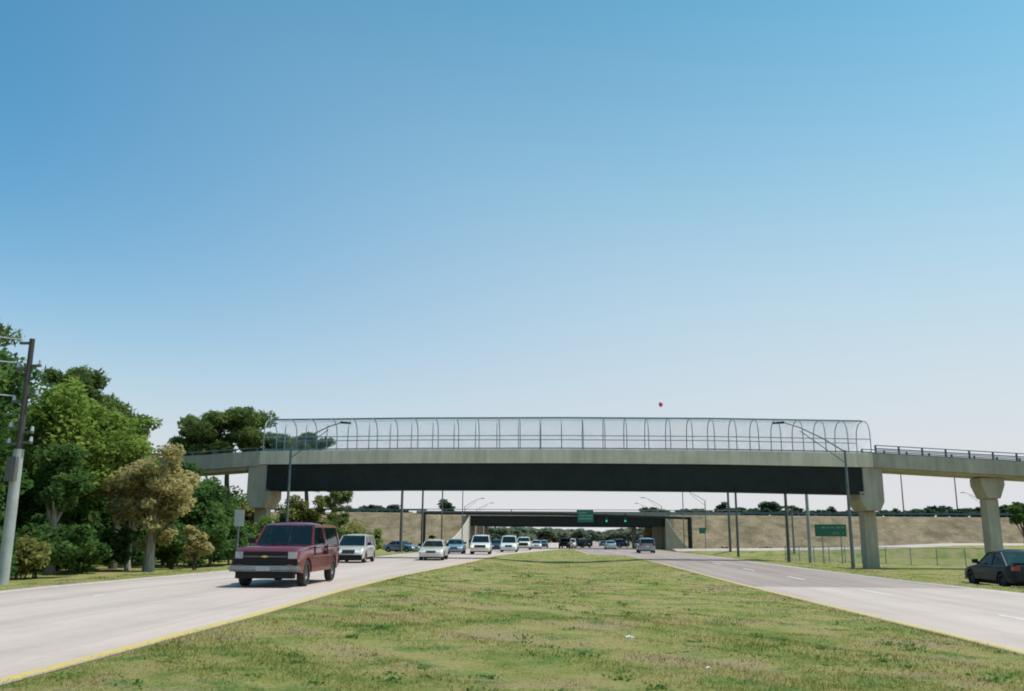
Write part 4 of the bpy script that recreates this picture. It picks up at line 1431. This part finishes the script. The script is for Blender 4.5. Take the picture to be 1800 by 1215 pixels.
def vehicle(name, label, cat, sp, loc, heading, body_m, group, trim=None, headm=LAMP, detail=True):
    """heading: direction the front points to, angle from -Y (towards the camera), counter-clockwise.  Local front is -Y."""
    t = thing(name, label, cat, loc, heading, group)
    L, W, H = sp['L'], sp['W'], sp['H']
    hw = W / 2
    gc, belt, hood = sp['gc'], sp['belt'], sp['hood']
    nose = -L / 2
    tail = L / 2
    fy, ry, wr = sp['fy'], sp['ry'], sp['wr']
    ar = wr * 1.17
    cowl, deck0 = sp['cowl'], sp['deck']          # y where the windscreen base is and where the cabin ends
    dz = sp.get('deckz', belt)
    # outline, clockwise from the front bumper bottom, with kind flags
    P = [(nose + .10, gc + .05, ''), (nose, gc + .16, 'F'), (nose, sp['bump'], 'F'), (nose + .05, sp['bump'] + .04, 'F'), (nose + sp.get('rake', .10), hood - .10, 'F'), (nose + sp.get('rake', .10) + .14, hood, 'FT')]
    for q in (.5, 1.0):
        P.append((nose + .25 + (cowl - nose - .25) * q, hood + (belt - hood) * (q ** 1.3), 'T'))
    P += [((cowl + deck0) / 2, belt + .01, 'T'), (deck0, belt, 'T')]
    if deck0 < tail - .3:
        P += [(tail - .12, dz, 'T'), (tail - .02, dz - .10, 'RT')]
    else:
        P += [(tail - .03, belt - .06, 'R')]
    P += [(tail, gc + .42, 'R'), (tail, gc + .16, 'R'), (tail - .12, gc + .04, '')]

    def arch(cy):
        res = []
        zc = wr
        for k in range(9):
            a = math.pi * k / 8
            y_, z_ = cy + ar * math.cos(a), zc + ar * math.sin(a)
            res.append((y_, max(z_, gc), 'A'))
        return res
    P += arch(ry) + arch(fy)
    n = len(P)
    stations = [(-1.0, .125), (-.988, .065), (-.95, .022), (-.84, 0.0), (.84, 0.0), (.95, .022), (.988, .065), (1.0, .125)]
    v = []
    for u, s_ in stations:
        for y_, z_, k in P:
            yy, zz = y_, z_
            if 'F' in k: yy += s_
            if 'R' in k: yy -= s_
            if 'T' in k: zz -= s_
            tp = 1.0
            e = abs(yy) - L * .30
            if e > 0: tp = 1 - sp.get('taper', .10) * (e / (L * .2)) ** 2
            if k != 'A': tp *= 1 - .035 * max(0, (zz - (gc + belt) / 2)) / .4 - .05 * max(0, (gc + .25 - zz))
            v.append((u * hw * tp, yy, zz))
    ns = len(stations)
    f = [tuple(range(n - 1, -1, -1)), tuple(range((ns - 1) * n, ns * n))]
    for s_ in range(ns - 1):
        for i in range(n):
            j = (i + 1) % n
            f.append((s_ * n + i, s_ * n + j, (s_ + 1) * n + j, (s_ + 1) * n + i))
    MB().add(v, f).build('body', body_m, t, smooth=True)
    # dark wheel wells
    MB().box(-hw * .80, hw * .80, fy - ar, fy + ar, gc + .02, wr + ar * .9).box(-hw * .80, hw * .80, ry - ar, ry + ar, gc + .02, wr + ar * .9).box(-hw * .7, hw * .7, nose + .3, tail - .3, gc - .04, gc + .12).build('underbody', BLACK, t)
    # wheels
    for sx in (-1, 1):
        for wy in (fy, ry):
            wt = .22
            wheel = MB().lathe_x([(-wt / 2, wr * .62), (-wt / 2, wr * .93), (-wt * .32, wr), (wt * .32, wr), (wt / 2, wr * .93), (wt / 2, wr * .62)], 0, 0, 0, 22)
            wh = wheel.build('wheel', RUB, t, smooth=True)
            wh.location = (sx * (hw - wt / 2 - .02), wy, wr)
            MB().lathe_x([(sx * .07, wr * .63), (sx * .085, wr * .56), (sx * .03, wr * .45), (sx * .05, wr * .2), (sx * .06, 0.001)], 0, 0, 0, 16).build('rim', sp.get('rim', RIM), wh, smooth=True)
    # cabin
    wb, wr_ = hw * .93, hw * sp.get('roofw', .78)
    a0, a1, c1, c0 = cowl, sp['a1'], sp['c1'], sp['c0']
    zb, zr = belt - .01, H
    zq = H - .10

    def edge(y0, y1, w0, w1, z0, z1, u):
        return (w0 + (w1 - w0) * u, y0 + (y1 - y0) * u, z0 + (z1 - z0) * u)
    # roof slab
    rv = []
    rows = [(a1 - .03, zq), (a1 + .12, H - .03), ((a1 + c1) / 2, H), (c1 - .10, H - .025), (c1 + .03, zq)]
    cols = (-1, -.85, -.5, 0, .5, .85, 1)
    for y_, z_ in rows:
        for u in cols:
            rv.append((u * wr_, y_, z_ - .05 * abs(u) ** 4 - .02 * u * u))
    m_ = len(rv)
    for y_, z_ in rows:
        for u in cols:
            rv.append((u * wr_ * .99, y_, zq - .07))
    rf = []
    C = len(cols)
    for r_ in range(4):
        for c_ in range(C - 1):
            a = r_ * C + c_
            rf.append((a, a + 1, a + C + 1, a + C))
            rf.append((m_ + a, m_ + a + C, m_ + a + C + 1, m_ + a + 1))
    for c_ in range(C - 1):
        rf.append((c_ + 1, c_, m_ + c_, m_ + c_ + 1))
        rf.append((4 * C + c_, 4 * C + c_ + 1, m_ + 4 * C + c_ + 1, m_ + 4 * C + c_))
    for r_ in range(4):
        rf.append((r_ * C, (r_ + 1) * C, m_ + (r_ + 1) * C, m_ + r_ * C))
        rf.append(((r_ + 1) * C + C - 1, r_ * C + C - 1, m_ + r_ * C + C - 1, m_ + (r_ + 1) * C + C - 1))
    MB().add(rv, rf).build('roof', body_m, t, smooth=True)
    # pillars: list of (y at belt, y at roof, width)
    pil = [(a0, a1, .07)] + [(y_, yt, .09) for y_, yt in sp['pillars']] + [(c0, c1, sp.get('cw', .12))]
    for sx in (-1, 1):
        for yb_, yt_, pw in pil:
            b0 = (sx * wb, yb_, zb - .04)
            t0 = (sx * wr_ * .97, yt_, zq)
            i0, i1 = -.06 * sx, -.05 * sx
            MB().hexa([(b0[0] + i0, b0[1] - pw / 2, b0[2]), (b0[0], b0[1] - pw / 2, b0[2]), (b0[0], b0[1] + pw / 2, b0[2]), (b0[0] + i0, b0[1] + pw / 2, b0[2]),
                       (t0[0] + i1, t0[1] - pw / 2, t0[2]), (t0[0], t0[1] - pw / 2, t0[2]), (t0[0], t0[1] + pw / 2, t0[2]), (t0[0] + i1, t0[1] + pw / 2, t0[2])]).build('pillar', body_m, t)
        for (ya, yta, wa), (yb_, ytb, wb_) in zip(pil[:-1], pil[1:]):
            if sp.get('solid_last') and (yb_, ytb) == (c0, c1): pass
            ii = .025 * sx
            MB().add([(sx * wb - ii, ya + wa / 2, zb - .02), (sx * wb - ii, yb_ - wb_ / 2, zb - .02), (sx * wr_ * .97 - ii, ytb - wb_ / 2, zq), (sx * wr_ * .97 - ii, yta + wa / 2, zq)],
                     [(0, 1, 2, 3)]).build('side_window', GLASS, t)
    MB().add([(-wb + .07, a0 - .01, zb), (wb - .07, a0 - .01, zb), (wr_ * .97 - .05, a1 - .01, zq), (-wr_ * .97 + .05, a1 - .01, zq)], [(0, 1, 2, 3)]).build('windscreen', GLASS, t)
    MB().add([(-wb + .08, c0 + .01, zb), (wb - .08, c0 + .01, zb), (wr_ * .97 - .05, c1 + .01, zq), (-wr_ * .97 + .05, c1 + .01, zq)], [(3, 2, 1, 0)]).build('rear_window', GLASS, t)
    if detail:
        ib = MB()
        for sx in (-.42, .42):
            ib.box(sx * hw * 1.0 - .24, sx * hw + .24, a1 + .30, a1 + .48, belt - .3, belt + (H - belt) * .52).box(sx * hw - .13, sx * hw + .13, a1 + .36, a1 + .45, belt + (H - belt) * .53, belt + (H - belt) * .80)
        ib.box(-hw * .8, hw * .8, a0 + .05, a0 + .35, belt - .25, belt + .02)
        ib.build('seats', INTER, t)
        for sx in (-1, 1):
            MB().add([(sx * (hw - .01), a0 + .28, belt + .02), (sx * (hw + .2), a0 + .24, belt + .04), (sx * (hw + .2), a0 + .36, belt + .04), (sx * (hw - .01), a0 + .40, belt + .02),
                      (sx * (hw + .02), a0 + .28, belt + .20), (sx * (hw + .2), a0 + .24, belt + .19), (sx * (hw + .2), a0 + .36, belt + .19), (sx * (hw + .02), a0 + .40, belt + .20)],
                     [(0, 3, 2, 1), (4, 5, 6, 7), (0, 1, 5, 4), (1, 2, 6, 5), (2, 3, 7, 6), (3, 0, 4, 7)]).build('mirror', BLACK if trim is None else trim, t)
    # front end
    gz0, gz1 = sp['bump'] + sp.get('gdrop', .05), hood - .12
    rk = sp.get('rake', .10)
    gw = hw * sp.get('grillew', .5)
    MB().hexa([(-gw, nose - .005, gz0), (gw, nose - .005, gz0), (gw, nose + .2, gz0), (-gw, nose + .2, gz0), (-gw, nose + rk - .035, gz1), (gw, nose + rk - .035, gz1), (gw, nose + .25, gz1), (-gw, nose + .25, gz1)]).build('grille', BLACK, t)
    for sx in (-1, 1):
        x0, x1 = sx * (gw + .02), sx * hw * .90
        lz0, lz1 = gz0 + sp.get('lampin', .02), gz1 - .0
        MB().hexa([(x0, nose - .002 + .03, lz0), (x1, nose + .06, lz0), (x1, nose + .2, lz0), (x0, nose + .2, lz0), (x0, nose + rk - .03, lz1), (x1, nose + rk + .02, lz1), (x1, nose + .28, lz1), (x0, nose + .28, lz1)]).build('headlight', headm, t)
        MB().box(min(sx * hw * .62, sx * hw * .93), max(sx * hw * .62, sx * hw * .93), tail - .13, tail + .012, sp.get('tlz0', gc + .55), sp.get('tlz1', belt - .12)).build('tail_light', REDL, t)
    MB().box(-.16, .16, tail + .003, tail + .02, gc + .45, gc + .58).build('license_plate', PAPER, t)
    return t


SEDAN = dict(L=4.6, W=1.78, H=1.43, gc=.19, belt=.93, hood=.78, bump=.50, fy=-1.38, ry=1.35, wr=.315, cowl=-.98, deck=1.45, deckz=.95, a1=-.25, c1=.95, c0=1.55, pillars=[(.28, .30)], rake=.16, roofw=.72, grillew=.38, taper=.12)
SUV = dict(L=4.7, W=1.86, H=1.76, gc=.25, belt=1.10, hood=.98, bump=.62, fy=-1.42, ry=1.38, wr=.36, cowl=-1.05, deck=2.30, a1=-.45, c1=2.10, c0=2.28, pillars=[(.15, .15), (1.15, 1.12)], rake=.10, roofw=.80, grillew=.46, taper=.07)
VAN = dict(L=4.8, W=1.92, H=1.76, gc=.20, belt=1.04, hood=.92, bump=.56, fy=-1.50, ry=1.50, wr=.34, cowl=-1.45, deck=2.35, a1=-.55, c1=2.10, c0=2.33, pillars=[(-.15, .0), (1.05, 1.05)], rake=.22, roofw=.79, grillew=.40, taper=.10)
TRUCK = dict(L=5.6, W=1.98, H=1.90, gc=.40, belt=1.20, hood=1.14, bump=.66, fy=-1.75, ry=1.68, wr=.39, cowl=-.95, deck=2.75, a1=-.38, c1=2.60, c0=2.74, pillars=[(.62, .60), (.80, .78)], rake=.05, roofw=.82, grillew=.64, taper=.08, lampin=.20, gdrop=-.03, rim=mat('grey_steel_rim', (0.12, 0.12, 0.12), None, rough=0.4, metal=0.5))
COUPE = dict(L=4.35, W=1.78, H=1.50, gc=.18, belt=.90, hood=.76, bump=.48, fy=-1.30, ry=1.28, wr=.315, cowl=-.85, deck=1.50, deckz=.98, a1=-.05, c1=.85, c0=1.65, pillars=[(.42, .42)], rake=.18, roofw=.72, grillew=.35, taper=.14, rim=DRIM, tlz0=.72, tlz1=.90)
PICK = dict(TRUCK, L=5.5, deck=.75, deckz=1.18, c1=.55, c0=.72, pillars=[], H=1.80)


def on_road(x, y):
    return (x, y, float(hgt(x, y)) + 0.004)


g_ = 'cars driving towards the camera on the left carriageway'
burg = paint('burgundy', (0.150, 0.011, 0.022), .24, .1)
tk = vehicle('pickup_truck', 'burgundy pickup truck with a matching topper and dull chrome bumper nearest on the left road', 'pickup truck', TRUCK, on_road(-8.5, 28.4), R(1.5), burg, g_, headm=mat('smoky_headlight', (0.30, 0.33, 0.35), None, rough=0.15, coat=1.0))
# front of the pickup: bumper, grille bar with emblem, turn signals, air dam
N = -2.8
MB().hexa([(-1.03, N - .16, .47), (1.03, N - .16, .47), (1.03, N + .12, .47), (-1.03, N + .12, .47), (-1.03, N - .12, .63), (1.03, N - .12, .63), (1.03, N + .12, .63), (-1.03, N + .12, .63)]).build('front_bumper', CHROME, tk, bevel=0.05, smooth=True)
MB().box(-.84, .84, N + .02, N + .25, .27, .46).build('air_dam', BLACK, tk)
MB().box(-.62, .62, N - .03, N - .004, .865, .905).build('grille_bar', mat('grille_bar_paint', (.10, .10, .10), None, rough=.35, metal=.5), tk)
em = MB()
em.prism_xz([(.62 * a, .885 + .62 * (b - .885)) for a, b in [(-.16, .86), (-.055, .86), (-.045, .835), (.06, .835), (.055, .86), (.16, .86), (.15, .91), (.05, .91), (.04, .935), (-.055, .935), (-.05, .91), (-.15, .91)]], N - .055, N - .033)
em.build('emblem', GOLD, tk)
for sx in (-1, 1):
    MB().box(min(sx * .64, sx * .93), max(sx * .64, sx * .93), N + .012, N + .2, .64, .81).build('lamp_surround', BLACK, tk)
    MB().box(min(sx * .82, sx * .945), max(sx * .82, sx * .945), N + .035, N + .16, .74, .80).build('turn_signal', AMBER, tk)
MB().box(-.2, .2, N - .185, N - .165, .49, .62).build('license_plate', mat('dull_plate', (.35, .36, .36), None, rough=.6), tk)
for sx in (-1, 1):
    MB().tube([(sx * .15 - .25, -.97, 1.205), (sx * .15 + .32, -.80, 1.30)], .014, 5).build('wiper', BLACK, tk)
    # trim strip along the side
    MB().box(min(sx * .965, sx * .992), max(sx * .965, sx * 1.001), -1.24, 1.2, .84, .875).build('side_strip', mat('side_strip_paint', (.20, .09, .09), None, rough=.4), tk)

mbs = MB()
for sx in (-1, 1):
    for yy in (-.92, .40):
        mbs.box(min(sx * .95, sx * .9905), max(sx * .95, sx * .9905), yy, yy + .015, .52, 1.16)
    mbs.box(min(sx * .95, sx * .9915), max(sx * .95, sx * .9915), .69, .73, .50, 1.19)
mbs.box(-.80, .80, .68, .73, 1.80, 1.906).build('panel_gap', BLACK, tk)
for sx in (-1, 1):
    MB().box(min(sx * .985, sx * 1.0), max(sx * .985, sx * 1.0), .22, .36, 1.04, 1.08).build('door_handle', BLACK, tk)
tan = paint('tan', (0.54, 0.48, 0.42))
v_ = vehicle('minivan', 'tan minivan with dark windscreen following the burgundy pickup on the left', 'minivan', VAN, on_road(-12.95, 57.0), R(2), tan, g_)
for sx in (-1, 1):
    MB().box(min(sx * .72, sx * .90), max(sx * .72, sx * .90), -2.36, -2.2, .48, .56).build('turn_signal', AMBER, v_)
MB().box(-.86, .86, -2.42, -2.2, .22, .50).build('lower_bumper', BLACK, v_)
vehicle('sedan', 'champagne white sedan with dark grille third in the line of oncoming cars', 'car', SEDAN, on_road(-9.0, 64.8), R(2), paint('champagne', (0.62, 0.57, 0.52)), g_)
vehicle('sedan', 'blue grey sedan between the champagne sedan and the white four wheel drive', 'car', SEDAN, on_road(-9.95, 86.5), R(2), paint('blue_grey', (0.20, 0.28, 0.36)), g_)
vehicle('off_roader', 'white off-roader with dark grille fifth among the oncoming cars', 'car', dict(SUV, H=1.80, W=1.9, grillew=.55), on_road(-7.4, 85.5), R(2), paint('white', (0.72, 0.71, 0.68), .3, 0), g_, headm=HEAD_ON)
vehicle('sedan', 'dark blue car behind the white off-roader on its right', 'car', SEDAN, on_road(-8.1, 118), R(2), paint('navy', (0.02, 0.035, 0.08)), g_)
vehicle('van', 'white van with dark front seen right of the dark blue car', 'van', dict(VAN, H=1.85), on_road(-5.75, 104), R(1), paint('white', (0.72, 0.71, 0.68), .3, 0), g_)
vehicle('pickup_truck', 'white pickup with lit headlights sixth among the oncoming cars', 'pickup truck', PICK, on_road(-4.95, 126), R(1), paint('white', (0.72, 0.71, 0.68), .3, 0), g_, headm=HEAD_ON)
vehicle('sedan', 'pale car behind the white pickup near the overpass', 'car', SEDAN, on_road(-3.7, 146), R(1), paint('pale_silver', (0.55, 0.57, 0.58)), g_)
vehicle('sedan', 'pale tiny car farthest back in the oncoming line', 'car', SEDAN, on_road(-3.0, 175), R(0), paint('pale_silver', (0.55, 0.57, 0.58)), g_)
vehicle('pickup_truck', 'dark pickup at the tip of the grass median under the overpass', 'pickup truck', PICK, on_road(1.15, 158), R(-8), paint('dark_teal', (0.02, 0.05, 0.06)), g_)
vehicle('van', 'small white van behind the dark pickup at the median tip', 'van', VAN, on_road(2.4, 178), R(-4), paint('white', (0.72, 0.71, 0.68), .3, 0), g_)
g_ = 'cars driving away on the right carriageway'
vehicle('suv', 'black sport utility vehicle crossing right of the median tip under the overpass', 'car', SUV, on_road(4.6, 182), R(215), paint('black', (0.012, 0.013, 0.015)), g_)
vehicle('sedan', 'tiny teal car far beyond the overpass right of the black one', 'car', SEDAN, on_road(11.4, 238), R(182), paint('teal', (0.03, 0.10, 0.11)), g_)
vehicle('sedan', 'tiny dark red car farthest away beyond the overpass', 'car', SEDAN, on_road(13.8, 262), R(182), paint('dark_red', (0.12, 0.02, 0.02)), g_)
vehicle('sedan', 'silver blue sedan driving away just before the overpass', 'car', SEDAN, on_road(8.2, 146), R(180), paint('silver_blue', (0.40, 0.48, 0.52)), g_)
vehicle('suv', 'dark blue vehicle waiting on the side road right under the overpass', 'car', SUV, on_road(12.3, 185), R(140), paint('navy', (0.02, 0.035, 0.08)), g_)
vehicle('suv', 'grey hatchback with pale roof driving away near the right abutment', 'car', dict(SUV, H=1.68, L=4.3, tlz0=.85, tlz1=1.15), on_road(9.75, 103), R(180), paint('silver_grey', (0.30, 0.33, 0.36)), g_)
vehicle('sedan', 'light blue car ahead of the grey hatchback', 'car', SEDAN, on_road(14.6, 166), R(176), paint('blue_grey', (0.20, 0.28, 0.36)), g_)
bc = vehicle('coupe', 'dark blue green coupe stopped on the grass at the right picture edge', 'car', COUPE, on_road(18.05, 37.7), R(180), mat('paint_dark_teal_black', (0.004, 0.011, 0.014), (0.005, 0.013, 0.017), 1.3, 0.38, spec=0.22, coat=0.12), None)
MB().box(-.8, .8, 2.02, 2.10, .985, 1.02).build('spoiler', MATS['paint_dark_teal_black'], bc, bevel=0.01)
x, _, z = at(706, 960, 108)
vehicle('sedan', 'blue grey sedan seen from its side on the grass below the left tan slope', 'car', SEDAN, (x, 108, float(hgt(x, 108))), R(62), paint('steel_blue', (0.10, 0.16, 0.21)), None)

# ------------------------------------------------------------------ small things
x, y, z = at(1161.5, 711, 120)
bl = thing('balloon', 'small red balloon floating in the sky above the footbridge', 'balloon', (x, y, z))
MB().ball((0, 0, 0), 0.29, sq=(1, 1, 1.15)).build('skin', BALL, bl, smooth=True)
MB().tube([(0, 0, -.42), (0, 0, -.32)], [.05, .015], 8).build('knot', BALL, bl)
for px, py, s, lab in ((1107, 1124, .075, 'white scrap of litter lying in the median grass'), (1246, 1176, .04, 'smaller pale scrap of litter in the front median grass')):
    Y = 1.8 * FPX / (py - 941.5)
    x = at(px, py, Y)[0]
    o = MB().add([(-s, -s * .6, .05), (s * .3, -s * .8, .07), (s, s * .2, .05), (s * .2, s * .8, .06), (-s * .8, s * .5, .06), (0, 0, .075),
                  (-s, -s * .6, .03), (s * .3, -s * .8, .04), (s, s * .2, .03), (s * .2, s * .8, .05), (-s * .8, s * .5, .03)],
                 [(0, 1, 5), (1, 2, 5), (2, 3, 5), (3, 4, 5), (4, 0, 5), (6, 7, 1, 0), (7, 8, 2, 1), (8, 9, 3, 2), (9, 10, 4, 3), (10, 6, 0, 4), (10, 9, 8, 7, 6)]).build('litter', PAPER)
    o.location = (x, Y, float(hgt(x, Y)) + .0)
    tag(o, lab, 'litter')
